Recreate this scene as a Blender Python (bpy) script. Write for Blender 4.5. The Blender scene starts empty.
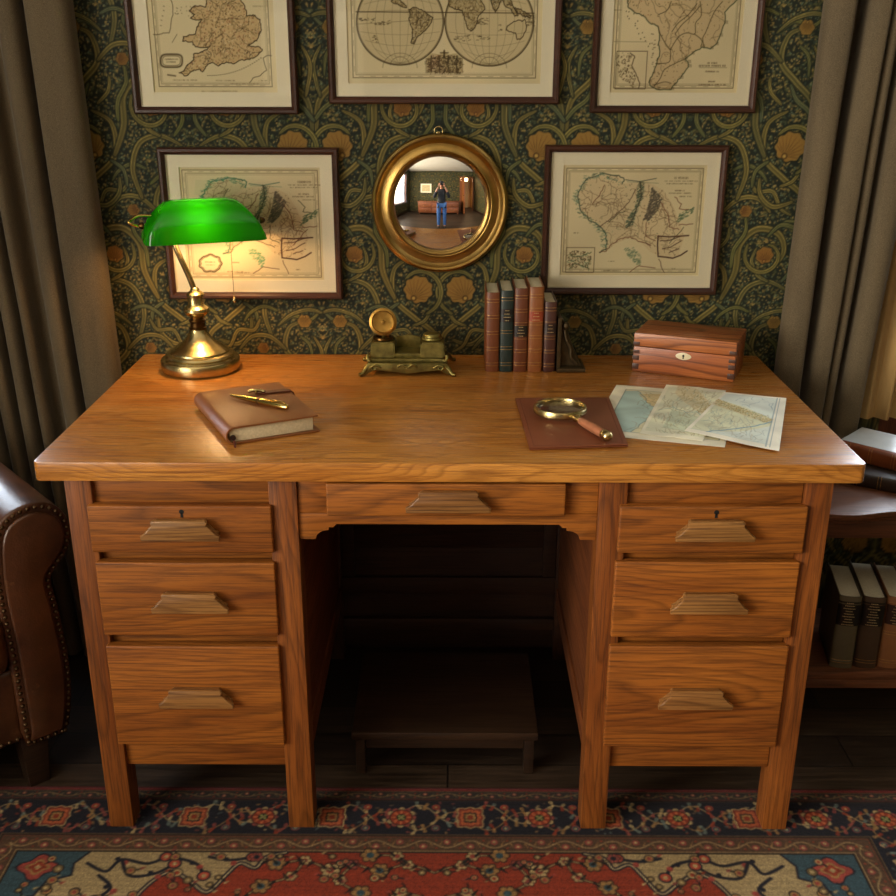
import bpy, bmesh, math, random
import numpy as np
from mathutils import Vector, Matrix, Euler, noise as mnoise
PI = math.pi
SC = bpy.context.scene
COL = SC.collection

# ------------------------------------------------------------------ camera
cam_d = bpy.data.cameras.new('camera_main')
cam = bpy.data.objects.new('camera_main', cam_d)
COL.objects.link(cam)
cam_d.sensor_width = 36.0
cam_d.lens = 36.0 * 1050.28 / 896.0
cam_d.clip_start = 0.002
cam.location = (0.0059, -1.6249, 1.3909)
cam.rotation_mode = 'XYZ'
cam.matrix_world = (Matrix.Translation(cam.location) @ Matrix.Rotation(0.0035, 4, 'Z')
                    @ Matrix.Rotation(PI / 2 - 0.3557, 4, 'X') @ Matrix.Rotation(0.0018, 4, 'Z'))
SC.camera = cam
SC.view_settings.view_transform = 'Standard'
SC.view_settings.look = 'None'
SC.view_settings.gamma = 1.0
SC.view_settings.use_curve_mapping = False
SC.view_settings.exposure = 0.96
SC.cycles.max_bounces = 8
SC.cycles.diffuse_bounces = 4
SC.cycles.glossy_bounces = 5
SC.cycles.caustics_reflective = False
SC.cycles.caustics_refractive = False
SC.cycles.sample_clamp_indirect = 4.0

# ------------------------------------------------------------------ world + daylight at the windows
world = bpy.data.worlds.new('world')
SC.world = world
world.use_nodes = True
world.node_tree.nodes['Background'].inputs[0].default_value = (0.55, 0.68, 0.9, 1)
world.node_tree.nodes['Background'].inputs[1].default_value = 1.2


def daylight(name, loc, rot, sx, sy, power, colr):
    l = bpy.data.lights.new(name, 'AREA')
    l.shape = 'RECTANGLE'
    l.size = sx
    l.size_y = sy
    l.energy = power
    l.color = colr
    o = bpy.data.objects.new(name, l)
    COL.objects.link(o)
    o.location = loc
    o.rotation_euler = rot
    return o


# big side window of the room, behind and left of the viewer (overcast daylight)
daylight('daylight_side_window', (-2.16, -2.40, 1.42), (0, -PI / 2 + 0.0, 0), 1.6, 2.9, 162, (1.0, 0.88, 0.70))
# the two windows behind the curtains either side of the desk
daylight('daylight_window_left', (-1.45, 0.86, 1.5), (-PI / 2, 0, 0), 0.8, 1.5, 42, (0.78, 0.89, 1.0))
daylight('daylight_window_right', (1.42, 0.86, 1.5), (-PI / 2, 0, 0), 0.9, 1.5, 52, (0.82, 0.91, 1.0))
# lamp light in the hall beyond the door
daylight('hall_light', (1.6, -5.0, 2.1), (PI / 4, 0, 0), 0.5, 0.5, 12, (1.0, 0.66, 0.36))


# ------------------------------------------------------------------ helpers
def srgb(h):
    h = h.lstrip('#')
    return np.array([int(h[i:i + 2], 16) / 255 for i in (0, 2, 4)])


def lin(c):
    c = np.asarray(c, dtype=float)
    return np.where(c <= 0.04045, c / 12.92, ((c + 0.055) / 1.055) ** 2.4)


def C4(h):
    return tuple(lin(srgb(h))) + (1.0,)


def link(o, parent=None):
    COL.objects.link(o)
    if parent is not None:
        o.parent = parent
    return o


def tag(o, label=None, cat=None, group=None, kind=None):
    if label:
        o['label'] = label
    if cat:
        o['category'] = cat
    if group:
        o['group'] = group
    if kind:
        o['kind'] = kind
    return o


def thing(name, label, cat, loc=(0, 0, 0), rz=0.0, group=None):
    o = bpy.data.objects.new(name, None)
    o.empty_display_size = 0.05
    COL.objects.link(o)
    o.location = loc
    o.rotation_euler = (0, 0, rz)
    return tag(o, label, cat, group)


def obj(name, bm, mat, parent=None, loc=(0, 0, 0), rot=(0, 0, 0), smooth=None):
    """bmesh -> one linked mesh object. smooth: angle in degrees above which edges stay sharp."""
    me = bpy.data.meshes.new(name)
    bmesh.ops.recalc_face_normals(bm, faces=bm.faces)
    if smooth is not None:
        a = math.radians(smooth)
        for f in bm.faces:
            f.smooth = True
        for e in bm.edges:
            if len(e.link_faces) == 2:
                e.smooth = e.calc_face_angle(0) < a
            else:
                e.smooth = False
    bm.to_mesh(me)
    bm.free()
    if mat is not None:
        for m in (mat if isinstance(mat, (list, tuple)) else [mat]):
            me.materials.append(m)
    o = bpy.data.objects.new(name, me)
    link(o, parent)
    o.location = loc
    o.rotation_euler = rot
    return o


def add_box(bm, x0, x1, y0, y1, z0, z1, bev=0.0, seg=2, mi=0):
    vs = [bm.verts.new((x, y, z)) for x in (x0, x1) for y in (y0, y1) for z in (z0, z1)]
    idx = [(0, 1, 3, 2), (4, 6, 7, 5), (0, 4, 5, 1), (2, 3, 7, 6), (0, 2, 6, 4), (1, 5, 7, 3)]
    fs = [bm.faces.new([vs[i] for i in f]) for f in idx]
    for f in fs:
        f.material_index = mi
    if bev > 0:
        es = {e for f in fs for e in f.edges}
        bmesh.ops.bevel(bm, geom=list(es), offset=bev, segments=seg, affect='EDGES', profile=0.6)


def box(name, mat, parent, x0, x1, y0, y1, z0, z1, bev=0.002, seg=2, rot=(0, 0, 0)):
    """a box part whose own origin is at its centre (so the grain follows the piece)"""
    bm = bmesh.new()
    a, b, c = (x1 - x0) / 2, (y1 - y0) / 2, (z1 - z0) / 2
    add_box(bm, -a, a, -b, b, -c, c, bev, seg)
    return obj(name, bm, mat, parent, ((x0 + x1) / 2, (y0 + y1) / 2, (z0 + z1) / 2), rot, smooth=40)


def add_lathe(bm, prof, segs=32, M=None, mi=0):
    rings = []
    for r, z in prof:
        if r < 1e-6:
            rings.append([bm.verts.new((0, 0, z))])
        else:
            rings.append([bm.verts.new((r * math.cos(2 * PI * k / segs), r * math.sin(2 * PI * k / segs), z)) for k in range(segs)])
    for a, b in zip(rings, rings[1:]):
        if len(a) == 1 and len(b) == 1:
            continue
        for k in range(segs):
            k2 = (k + 1) % segs
            if len(a) == 1:
                f = bm.faces.new((a[0], b[k2], b[k]))
            elif len(b) == 1:
                f = bm.faces.new((a[k], a[k2], b[0]))
            else:
                f = bm.faces.new((a[k], a[k2], b[k2], b[k]))
            f.material_index = mi
    if M is not None:
        bmesh.ops.transform(bm, matrix=M, verts=[v for r in rings for v in r])


def lathe(name, prof, mat, parent=None, loc=(0, 0, 0), rot=(0, 0, 0), segs=32, smooth=35):
    bm = bmesh.new()
    add_lathe(bm, prof, segs)
    return obj(name, bm, mat, parent, loc, rot, smooth)


def smooth_path(pts, n=6, closed=False):
    P = [Vector(p) for p in pts]
    out = []
    m = len(P)
    for i in range(m if closed else m - 1):
        p0 = P[(i - 1) % m] if (closed or i > 0) else P[0]
        p1, p2 = P[i], P[(i + 1) % m]
        p3 = P[(i + 2) % m] if (closed or i + 2 < m) else P[-1]
        for k in range(n):
            t = k / n
            out.append(0.5 * ((2 * p1) + (p2 - p0) * t + (2 * p0 - 5 * p1 + 4 * p2 - p3) * t * t + (3 * p1 - p0 - 3 * p2 + p3) * t ** 3))
    if not closed:
        out.append(P[-1])
    return out


def add_tube(bm, pts, r, segs=8, cap=True, flat=1.0):
    P = [Vector(p) for p in pts]
    n = len(P)
    R = r if isinstance(r, (list, tuple)) else [r] * n
    T = [(P[min(i + 1, n - 1)] - P[max(i - 1, 0)]).normalized() for i in range(n)]
    up = Vector((0, 0, 1)) if abs(T[0].z) < 0.9 else Vector((1, 0, 0))
    N = (up - T[0] * up.dot(T[0])).normalized()
    rings = []
    for i in range(n):
        N = (N - T[i] * N.dot(T[i])).normalized()
        B = T[i].cross(N)
        rings.append([bm.verts.new(P[i] + (N * math.cos(2 * PI * k / segs) * flat + B * math.sin(2 * PI * k / segs)) * R[i]) for k in range(segs)])
    for a, b in zip(rings, rings[1:]):
        for k in range(segs):
            bm.faces.new((a[k], a[(k + 1) % segs], b[(k + 1) % segs], b[k]))
    if cap:
        bm.faces.new(rings[0][::-1])
        bm.faces.new(rings[-1])


def tube(name, pts, r, mat, parent=None, segs=8, loc=(0, 0, 0), flat=1.0):
    bm = bmesh.new()
    add_tube(bm, pts, r, segs, True, flat)
    return obj(name, bm, mat, parent, loc, smooth=50)


def add_prism(bm, poly, d0, d1, axis='y', bev=0.0, seg=2):
    """poly in the plane across axis; (x,z) for y, (x,y) for z, (y,z) for x"""
    def p3(p, d):
        return {'y': (p[0], d, p[1]), 'z': (p[0], p[1], d), 'x': (d, p[0], p[1])}[axis]
    a = [bm.verts.new(p3(p, d0)) for p in poly]
    b = [bm.verts.new(p3(p, d1)) for p in poly]
    n = len(poly)
    fs = [bm.faces.new(a), bm.faces.new(b[::-1])]
    for i in range(n):
        fs.append(bm.faces.new((a[i], b[i], b[(i + 1) % n], a[(i + 1) % n])))
    bmesh.ops.recalc_face_normals(bm, faces=fs)
    if bev > 0:
        es = [e for e in set(list(fs[0].edges) + list(fs[1].edges))]
        bmesh.ops.bevel(bm, geom=es, offset=bev, segments=seg, affect='EDGES', profile=0.6)


def prism(name, poly, d0, d1, mat, parent=None, axis='y', bev=0.0, loc=(0, 0, 0), rot=(0, 0, 0), smooth=40):
    bm = bmesh.new()
    add_prism(bm, poly, d0, d1, axis, bev)
    return obj(name, bm, mat, parent, loc, rot, smooth)


def copy_tree(o, parent=None):
    c = o.copy()
    COL.objects.link(c)
    c.parent = parent
    for ch in list(o.children):
        copy_tree(ch, c)
    return c


# ------------------------------------------------------------------ materials
class NT:
    def __init__(self, name):
        self.m = bpy.data.materials.new(name)
        self.m.use_nodes = True
        self.t = self.m.node_tree
        self.n = self.t.nodes
        self.p = self.n['Principled BSDF']

    def new(self, kind, **kw):
        x = self.n.new(kind)
        for k, v in kw.items():
            setattr(x, k, v)
        return x

    def put(self, sock, v):
        if isinstance(v, bpy.types.NodeSocket):
            self.t.links.new(v, sock)
        elif v is not None:
            sock.default_value = v

    def math(self, op, a, b=None, c=None):
        x = self.new('ShaderNodeMath', operation=op)
        for i, v in enumerate((a, b, c)):
            if v is not None:
                self.put(x.inputs[i], v)
        return x.outputs[0]

    def mix(self, f, a, b, mode='MIX'):
        x = self.new('ShaderNodeMix', data_type='RGBA', blend_type=mode)
        self.put(x.inputs[0], f)
        self.put(x.inputs[6], a)
        self.put(x.inputs[7], b)
        return x.outputs[2]

    def ramp(self, f, stops):
        x = self.new('ShaderNodeValToRGB')
        el = x.color_ramp.elements
        while len(el) < len(stops):
            el.new(0.5)
        for e, (p, c) in zip(el, stops):
            e.position = p
            e.color = c if not isinstance(c, (int, float)) else (c, c, c, 1)
        self.put(x.inputs[0], f)
        return x.outputs[0]

    def noise(self, vec, scale, detail=3, rough=0.55, dist=0.0):
        x = self.new('ShaderNodeTexNoise')
        self.put(x.inputs['Vector'], vec)
        x.inputs['Scale'].default_value = scale
        x.inputs['Detail'].default_value = detail
        x.inputs['Roughness'].default_value = rough
        x.inputs['Distortion'].default_value = dist
        return x.outputs[0]

    def coords(self, kind='Object'):
        return self.new('ShaderNodeTexCoord').outputs[kind]

    def mapping(self, vec, scale=(1, 1, 1), loc=(0, 0, 0), rot=(0, 0, 0)):
        x = self.new('ShaderNodeMapping')
        self.put(x.inputs['Vector'], vec)
        self.put(x.inputs['Location'], loc)
        x.inputs['Scale'].default_value = scale
        x.inputs['Rotation'].default_value = rot
        return x.outputs[0]

    def bump(self, h, strength=0.3, dist=0.001):
        x = self.new('ShaderNodeBump')
        self.put(x.inputs['Height'], h)
        x.inputs['Strength'].default_value = strength
        x.inputs['Distance'].default_value = dist
        self.put(self.p.inputs['Normal'], x.outputs[0])

    def set(self, **kw):
        names = {'color': 'Base Color', 'rough': 'Roughness', 'metal': 'Metallic', 'coat': 'Coat Weight', 'coat_rough': 'Coat Roughness',
                 'spec': 'Specular IOR Level', 'sheen': 'Sheen Weight', 'sheen_rough': 'Sheen Roughness', 'trans': 'Transmission Weight', 'ior': 'IOR',
                 'emit': 'Emission Color', 'emit_s': 'Emission Strength', 'sss': 'Subsurface Weight'}
        for k, v in kw.items():
            self.put(self.p.inputs[names[k]], v)
        return self


def plain(name, hexc, rough=0.5, metal=0.0, var=0.12, scale=30, bump=0.0, **kw):
    t = NT(name)
    n = t.noise(t.coords(), scale, 4)
    c = lin(srgb(hexc))
    a = tuple(np.clip(c * (1 - var), 0, 1)) + (1,)
    b = tuple(np.clip(c * (1 + var), 0, 1)) + (1,)
    t.set(color=t.ramp(n, [(0.3, a), (0.7, b)]), rough=rough, metal=metal, **kw)
    if bump:
        t.bump(n, bump)
    return t.m


def wood(name, light, mid, dark, axis='x', rough=0.38, ring=26.0, along=2.0, curve=60.0, wob=1.6, pore=0.55, coat=0.0, tone=0.25, lines=0.5, bumps=0.12, spec=0.4, streak=0.0):
    """axis: grain direction. Rings are contours of a tilted paraboloid, so broad faces show cathedrals; long pores lie along the grain."""
    t = NT(name)
    co = t.coords()
    rnd = t.new('ShaderNodeObjectInfo').outputs['Random']
    sh = t.new('ShaderNodeCombineXYZ')
    for i, k in enumerate((7.3, 3.1, 5.7)):
        t.put(sh.inputs[i], t.math('MULTIPLY', rnd, k))
    rot = {'x': (0, 0, 0), 'y': (0, 0, PI / 2), 'z': (0, PI / 2, 0)}[axis]
    base = t.mapping(co, rot=rot)           # now x runs along the grain
    off = t.new('ShaderNodeVectorMath', operation='ADD')
    t.put(off.inputs[0], base)
    t.put(off.inputs[1], sh.outputs[0])
    V = off.outputs[0]
    low = t.noise(t.mapping(V, scale=(1.6, 9, 9)), 1.0, 2, 0.5)
    mid_n = t.noise(t.mapping(V, scale=(5, 45, 45)), 1.0, 3, 0.6)
    sep = t.new('ShaderNodeSeparateXYZ')
    t.put(sep.inputs[0], base)
    acr = t.math('ADD', sep.outputs[2], t.math('MULTIPLY', sep.outputs[1], 0.8))
    acr = t.math('ADD', acr, t.math('MULTIPLY', t.math('SUBTRACT', rnd, 0.5), 0.10))
    par = t.math('MULTIPLY', t.math('MULTIPLY', acr, acr), curve)
    r = t.math('ADD', par, t.math('MULTIPLY', sep.outputs[0], along * 0.35))
    r = t.math('ADD', r, t.math('MULTIPLY', low, wob))
    r = t.math('ADD', r, t.math('MULTIPLY', mid_n, 0.05))
    fr = t.math('FRACT', t.math('MULTIPLY', r, ring * 0.25))
    ringc = t.ramp(fr, [(0.0, 0.0), (0.55, 0.25), (0.82, 1.0), (0.93, 0.35), (1.0, 0.0)])
    pores = t.noise(t.mapping(V, scale=(9, 330, 330)), 1.0, 4, 0.7)
    pr = t.ramp(pores, [(0.40, 1.0), (0.53, 0.0)])
    broad = t.noise(t.mapping(V, scale=(2.5, 14, 14)), 1.0, 3, 0.6)
    c = t.mix(t.ramp(broad, [(0.3, 0.0), (0.72, 1.0)]), C4(mid), C4(light))
    c = t.mix(t.math('MULTIPLY', ringc, lines), c, C4(dark))
    c = t.mix(t.math('MULTIPLY', pr, pore), c, C4(dark))
    if streak:
        stn = t.noise(t.mapping(V, scale=(3.2, 75, 75)), 1.0, 4, 0.62, 0.6)
        c = t.mix(t.math('MULTIPLY', t.ramp(stn, [(0.56, 0.0), (0.66, 1.0)]), streak), c, C4(dark))
    hv = t.new('ShaderNodeHueSaturation')
    t.put(hv.inputs['Color'], c)
    t.put(hv.inputs['Value'], t.math('ADD', 1 - tone / 2, t.math('MULTIPLY', rnd, tone)))
    t.set(color=hv.outputs[0], rough=t.math('ADD', rough, t.math('MULTIPLY', pr, 0.12)), coat=coat, coat_rough=0.25, spec=spec)
    t.bump(t.math('ADD', t.math('MULTIPLY', pr, -1), t.math('MULTIPLY', ringc, -0.3)), bumps, 0.0006)
    return t.m


def attr_mat(name, rough=0.8, grain=0.06, gscale=900, bump=0.0, bscale=500, spec=0.3, sheen=0.0, wash=None):
    """the pattern comes from the mesh's colour attribute; a fine fibre noise on top"""
    t = NT(name)
    a = t.new('ShaderNodeVertexColor', layer_name='pattern').outputs[0]
    n = t.noise(t.coords(), gscale, 3)
    n2 = t.noise(t.coords(), 9, 4)
    f = t.ramp(n, [(0.25, 1 - grain), (0.75, 1 + grain)])
    c = t.mix(1.0, a, f, 'MULTIPLY')
    if wash:
        c = t.mix(t.ramp(n2, [(0.35, 0.0), (0.75, wash[1])]), c, C4(wash[0]), 'MULTIPLY')
    t.set(color=c, rough=rough, spec=spec, sheen=sheen)
    if bump:
        t.bump(t.noise(t.coords(), bscale, 3), bump, 0.002)
    return t.m


# oak of the desk
OAK = dict(light='#a86626', mid='#824819', dark='#331806')
M_TOP = wood('oak_desktop', '#ca8c40', '#ae6c28', '#5e2f0c', 'x', rough=0.27, ring=60, along=0.6, curve=5.0, wob=1.6, pore=0.55, lines=0.42, coat=0.35, streak=.5, tone=0.0, bumps=0.05)
M_OAKX = wood('oak_grain_across', OAK['light'], OAK['mid'], OAK['dark'], 'x', rough=0.46, ring=44, along=1.0, curve=50, wob=.7, pore=0.46, lines=0.46, spec=.32, tone=0.16, bumps=.2)
M_OAKZ = wood('oak_grain_upright', '#955724', '#713b15', '#301606', 'z', rough=0.42, ring=40, along=1.0, curve=160, wob=1.0, pore=0.5, lines=0.45, tone=0.16, bumps=.2)
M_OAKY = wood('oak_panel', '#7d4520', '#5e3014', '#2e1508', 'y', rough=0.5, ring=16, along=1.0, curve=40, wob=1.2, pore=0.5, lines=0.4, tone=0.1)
M_HANDLE = wood('oak_handle', '#a87a44', '#7f552c', '#3a200e', 'x', rough=0.36, ring=18, along=3, curve=300, wob=1.2, pore=0.5, lines=0.5, tone=0.12)
M_DARKWOOD = wood('dark_stained_wood', '#3a281a', '#291a10', '#120a05', 'x', rough=0.4, ring=18, along=1, curve=30, wob=1.2, pore=0.4, lines=0.4, tone=0.1)
M_FLOOR = wood('old_floor_boards', '#46352a', '#33261d', '#120c08', 'x', rough=0.5, ring=20, along=1, curve=10, wob=1.8, pore=0.4, lines=0.4, tone=0.3)
M_BOXWOOD = wood('rosewood', '#bf7640', '#964e26', '#3a160a', 'x', rough=0.33, ring=16, along=3.0, curve=90, wob=2.6, pore=0.3, lines=0.7, tone=0.05, coat=0.2)
M_BOXDARK = plain('dark_finger_joint', '#40200f', 0.4)
M_SHELF = wood('walnut_shelf', '#7a4c32', '#56331f', '#22110a', 'x', rough=0.38, ring=14, along=1, curve=40, wob=1.2, pore=0.4, lines=0.4, coat=0.05, tone=0.1)
M_FRAME = wood('mahogany_frame', '#48281a', '#301a10', '#1c0c07', 'x', rough=0.35, ring=14, along=1, curve=40, wob=1.2, pore=0.3, lines=0.3, coat=0.2, tone=0.1)
M_WINWOOD = wood('window_wood', '#6a3a22', '#4e2816', '#20100a', 'z', rough=0.4, tone=0.1)
M_BLACK = plain('black_hole', '#060403', 0.8)
M_BRASS = plain('aged_brass', '#b9a775', 0.27, 1.0, var=0.18, scale=40)
M_BRASSDARK = plain('dark_brass_band', '#5c4222', 0.3, 1.0, var=0.2)
M_GOLDPEN = plain('polished_gold', '#e0bd6a', 0.16, 1.0, var=0.05)
M_BRONZE = plain('green_bronze', '#7d7340', 0.42, 0.85, var=0.4, scale=55, bump=0.5)
M_BRONZELID = plain('bronze_lid', '#a07c3c', 0.38, 0.95, var=0.25, scale=70, bump=0.3)
M_INK = plain('dark_ink_glass', '#0d0c0a', 0.15)
M_PEWTER = plain('dark_iron', '#4a3d28', 0.42, 0.7, var=0.35, scale=60, bump=0.4)
M_MAT = plain('cream_mat_board', '#efe6c6', 0.85, var=0.02, scale=300)
M_MATEDGE = plain('bevel_core', '#e8e0c4', 0.8, var=0.02)
M_PAGES = plain('page_block', '#cfc2a0', 0.85, var=0.1, scale=200)
M_IVORY = plain('ivory_inlay', '#d8cfae', 0.35, var=0.06)
M_CEIL = plain('ceiling_plaster', '#d6d0c2', 0.9, var=0.02, scale=4)
M_BASEB = plain('dark_baseboard_paint', '#2b1a10', 0.45)


def velvet(name, c0, c1, sheen=0.3):
    t = NT(name)
    co = t.coords()
    n = t.noise(t.mapping(co, scale=(14, 14, 2.5)), 1.0, 4)
    f = t.noise(co, 700, 2)
    c = t.mix(t.ramp(n, [(0.3, 0), (0.7, 1)]), C4(c0), C4(c1))
    c = t.mix(t.ramp(f, [(0.3, 0.0), (0.8, 0.3)]), c, C4('#a89878'))
    t.set(color=c, rough=0.85, sheen=sheen, sheen_rough=0.4, spec=0.2)
    t.bump(f, 0.25, 0.0006)
    return t.m


M_CURTAIN = velvet('taupe_velvet', '#42382a', '#5a4d39', .2)
M_LINEN = velvet('gold_linen', '#8a6a3c', '#b09058', 0.1)


def leather(name, c0, c1, rough=0.38, scale=160, worn=None, coat=0.1, bs=0.25):
    t = NT(name)
    co = t.coords()
    v = t.new('ShaderNodeTexVoronoi')
    t.put(v.inputs['Vector'], co)
    v.inputs['Scale'].default_value = scale * 2.2
    n = t.noise(co, 7, 5, 0.65)
    c = t.mix(t.ramp(n, [(0.32, 0.0), (0.68, 1.0)]), C4(c0), C4(c1))
    if worn:
        w = t.noise(co, 30, 6, 0.7)
        c = t.mix(t.ramp(w, [(0.60, 0.0), (0.74, 0.7)]), c, C4(worn))
    t.set(color=c, rough=t.math('ADD', rough, t.math('MULTIPLY', n, 0.12)), coat=coat, coat_rough=0.3)
    t.bump(t.math('ADD', v.outputs[0], t.math('MULTIPLY', t.noise(co, 40, 4), 1.5)), bs, 0.0008)
    return t.m


M_CHAIR = leather('brown_chair_leather', '#2c170b', '#5c351b', 0.27, 120, '#7e5634', 0.4)
M_JOURNAL = leather('tan_journal_leather', '#74401f', '#8e5a32', 0.36, 200)
M_PAD = leather('russet_pad_leather', '#70391f', '#80462a', 0.42, 200)
M_NAIL = plain('antique_nail', '#4a3824', 0.45, 0.9)


def pane_glass():
    t = NT('window_glass')
    fr = t.new('ShaderNodeFresnel')
    fr.inputs[0].default_value = 1.45
    tr = t.new('ShaderNodeBsdfTransparent')
    gl = t.new('ShaderNodeBsdfGlossy')
    gl.inputs['Roughness'].default_value = 0.02
    mx = t.new('ShaderNodeMixShader')
    t.put(mx.inputs[0], t.math('MULTIPLY', fr.outputs[0], 0.6))
    t.put(mx.inputs[1], tr.outputs[0])
    t.put(mx.inputs[2], gl.outputs[0])
    t.put(t.n['Material Output'].inputs[0], mx.outputs[0])
    return t.m


M_GLASS = pane_glass()


def mirror_mat():
    t = NT('mirror_silver')
    n = t.noise(t.coords(), 3, 2)
    t.set(color=t.ramp(n, [(0, C4('#e6e4dc')), (1, C4('#eeece6'))]), rough=0.015, metal=1.0)
    return t.m


M_MIRROR = mirror_mat()


# ------------------------------------------------------------------ pattern canvas (numpy, in metres)
class Canvas:
    def __init__(s, w, h, res, base, wrap=False):
        s.w, s.h, s.res, s.wrap = w, h, res, wrap
        s.nx, s.ny = int(round(w / res)), int(round(h / res))
        s.rx, s.ry = w / s.nx, h / s.ny
        s.a = np.empty((s.ny, s.nx, 3))
        s.a[:] = srgb(base)

    def _blend(s, x0, y0, cov, col, alpha):
        # cov is (h,w) starting at pixel (x0,y0)
        a = (cov * alpha)[..., None]
        if s.wrap:
            ix = np.arange(x0, x0 + cov.shape[1]) % s.nx
            iy = np.arange(y0, y0 + cov.shape[0]) % s.ny
            g = np.ix_(iy, ix)
            s.a[g] = s.a[g] * (1 - a) + col * a
        else:
            xa, xb = max(x0, 0), min(x0 + cov.shape[1], s.nx)
            ya, yb = max(y0, 0), min(y0 + cov.shape[0], s.ny)
            if xa >= xb or ya >= yb:
                return
            a = a[ya - y0:yb - y0, xa - x0:xb - x0]
            s.a[ya:yb, xa:xb] = s.a[ya:yb, xa:xb] * (1 - a) + col * a

    def _grid(s, P, pad):
        x0 = int(math.floor((P[:, 0].min() - pad) / s.rx)) - 1
        x1 = int(math.ceil((P[:, 0].max() + pad) / s.rx)) + 1
        y0 = int(math.floor((P[:, 1].min() - pad) / s.ry)) - 1
        y1 = int(math.ceil((P[:, 1].max() + pad) / s.ry)) + 1
        if not s.wrap:
            x0, x1 = max(x0, -2), min(x1, s.nx + 2)
            y0, y1 = max(y0, -2), min(y1, s.ny + 2)
            if x1 <= x0 or y1 <= y0:
                return None
        X = (np.arange(x0, x1) + 0.5) * s.rx
        Y = (np.arange(y0, y1) + 0.5) * s.ry
        return x0, y0, *np.meshgrid(X, Y)

    def stroke(s, pts, w, col, alpha=1.0, closed=False):
        P = np.array([(p[0], p[1]) for p in pts], float)
        W = np.full(len(P), w) if np.isscalar(w) else np.array(w, float)
        if closed:
            P = np.vstack([P, P[:1]])
            W = np.append(W, W[0])
        g = s._grid(P, W.max() / 2)
        if g is None:
            return
        x0, y0, X, Y = g
        cov = np.zeros(X.shape)
        if len(P) == 1:
            P = np.vstack([P, P + 1e-6])
            W = np.append(W, W)
        for i in range(len(P) - 1):
            a, b = P[i], P[i + 1]
            pad = max(W[i], W[i + 1]) / 2 + 2 * s.rx
            c0 = max(0, int((min(a[0], b[0]) - pad) / s.rx) - x0 - 1)
            c1 = int((max(a[0], b[0]) + pad) / s.rx) - x0 + 2
            r0 = max(0, int((min(a[1], b[1]) - pad) / s.ry) - y0 - 1)
            r1 = int((max(a[1], b[1]) + pad) / s.ry) - y0 + 2
            XX, YY = X[r0:r1, c0:c1], Y[r0:r1, c0:c1]
            if XX.size == 0:
                continue
            d = b - a
            L = d @ d + 1e-12
            t = np.clip(((XX - a[0]) * d[0] + (YY - a[1]) * d[1]) / L, 0, 1)
            dist = np.hypot(XX - a[0] - t * d[0], YY - a[1] - t * d[1])
            ww = W[i] + (W[i + 1] - W[i]) * t
            cv = np.clip((ww / 2 - dist) / s.rx + 0.5, 0, 1) * np.clip(ww / s.rx, 0, 1)
            cov[r0:r1, c0:c1] = np.maximum(cov[r0:r1, c0:c1], cv)
        s._blend(x0, y0, cov, srgb(col), alpha)

    def fill(s, pts, col, alpha=1.0, mask=None):
        P = np.array([(p[0], p[1]) for p in pts], float)
        g = s._grid(P, 0)
        if g is None:
            return
        x0, y0, X, Y = g
        cov = np.zeros(X.shape)
        for ox, oy in ((-.25, -.25), (.25, .25), (-.25, .25), (.25, -.25)):
            XX, YY = X + ox * s.rx, Y + oy * s.ry
            ins = np.zeros(X.shape, bool)
            n = len(P)
            for i in range(n):
                ax, ay = P[i]
                bx, by = P[(i + 1) % n]
                if ay == by:
                    continue
                c = ((ay > YY) != (by > YY)) & (XX < (bx - ax) * (YY - ay) / (by - ay) + ax)
                ins ^= c
            cov += ins * 0.25
        if mask is not None:
            cov = cov * mask(X, Y)
        s._blend(x0, y0, cov, srgb(col), alpha)

    def dot(s, x, y, r, col, alpha=1.0):
        s.stroke([(x, y)], 2 * r, col, alpha)

    def sample(s, X, Y):
        """nearest/bilinear lookup at metres, returns linear rgb"""
        fx = np.asarray(X) / s.rx - 0.5
        fy = np.asarray(Y) / s.ry - 0.5
        ix, iy = np.floor(fx).astype(int), np.floor(fy).astype(int)
        tx, ty = (fx - ix)[..., None], (fy - iy)[..., None]

        def g(i, j):
            if s.wrap:
                return s.a[j % s.ny, i % s.nx]
            return s.a[np.clip(j, 0, s.ny - 1), np.clip(i, 0, s.nx - 1)]
        c = (g(ix, iy) * (1 - tx) + g(ix + 1, iy) * tx) * (1 - ty) + (g(ix, iy + 1) * (1 - tx) + g(ix + 1, iy + 1) * tx) * ty
        return lin(np.clip(c, 0, 1))


def bez(pts, n=10):
    return smooth_path([(p[0], p[1], 0) for p in pts], n)


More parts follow.
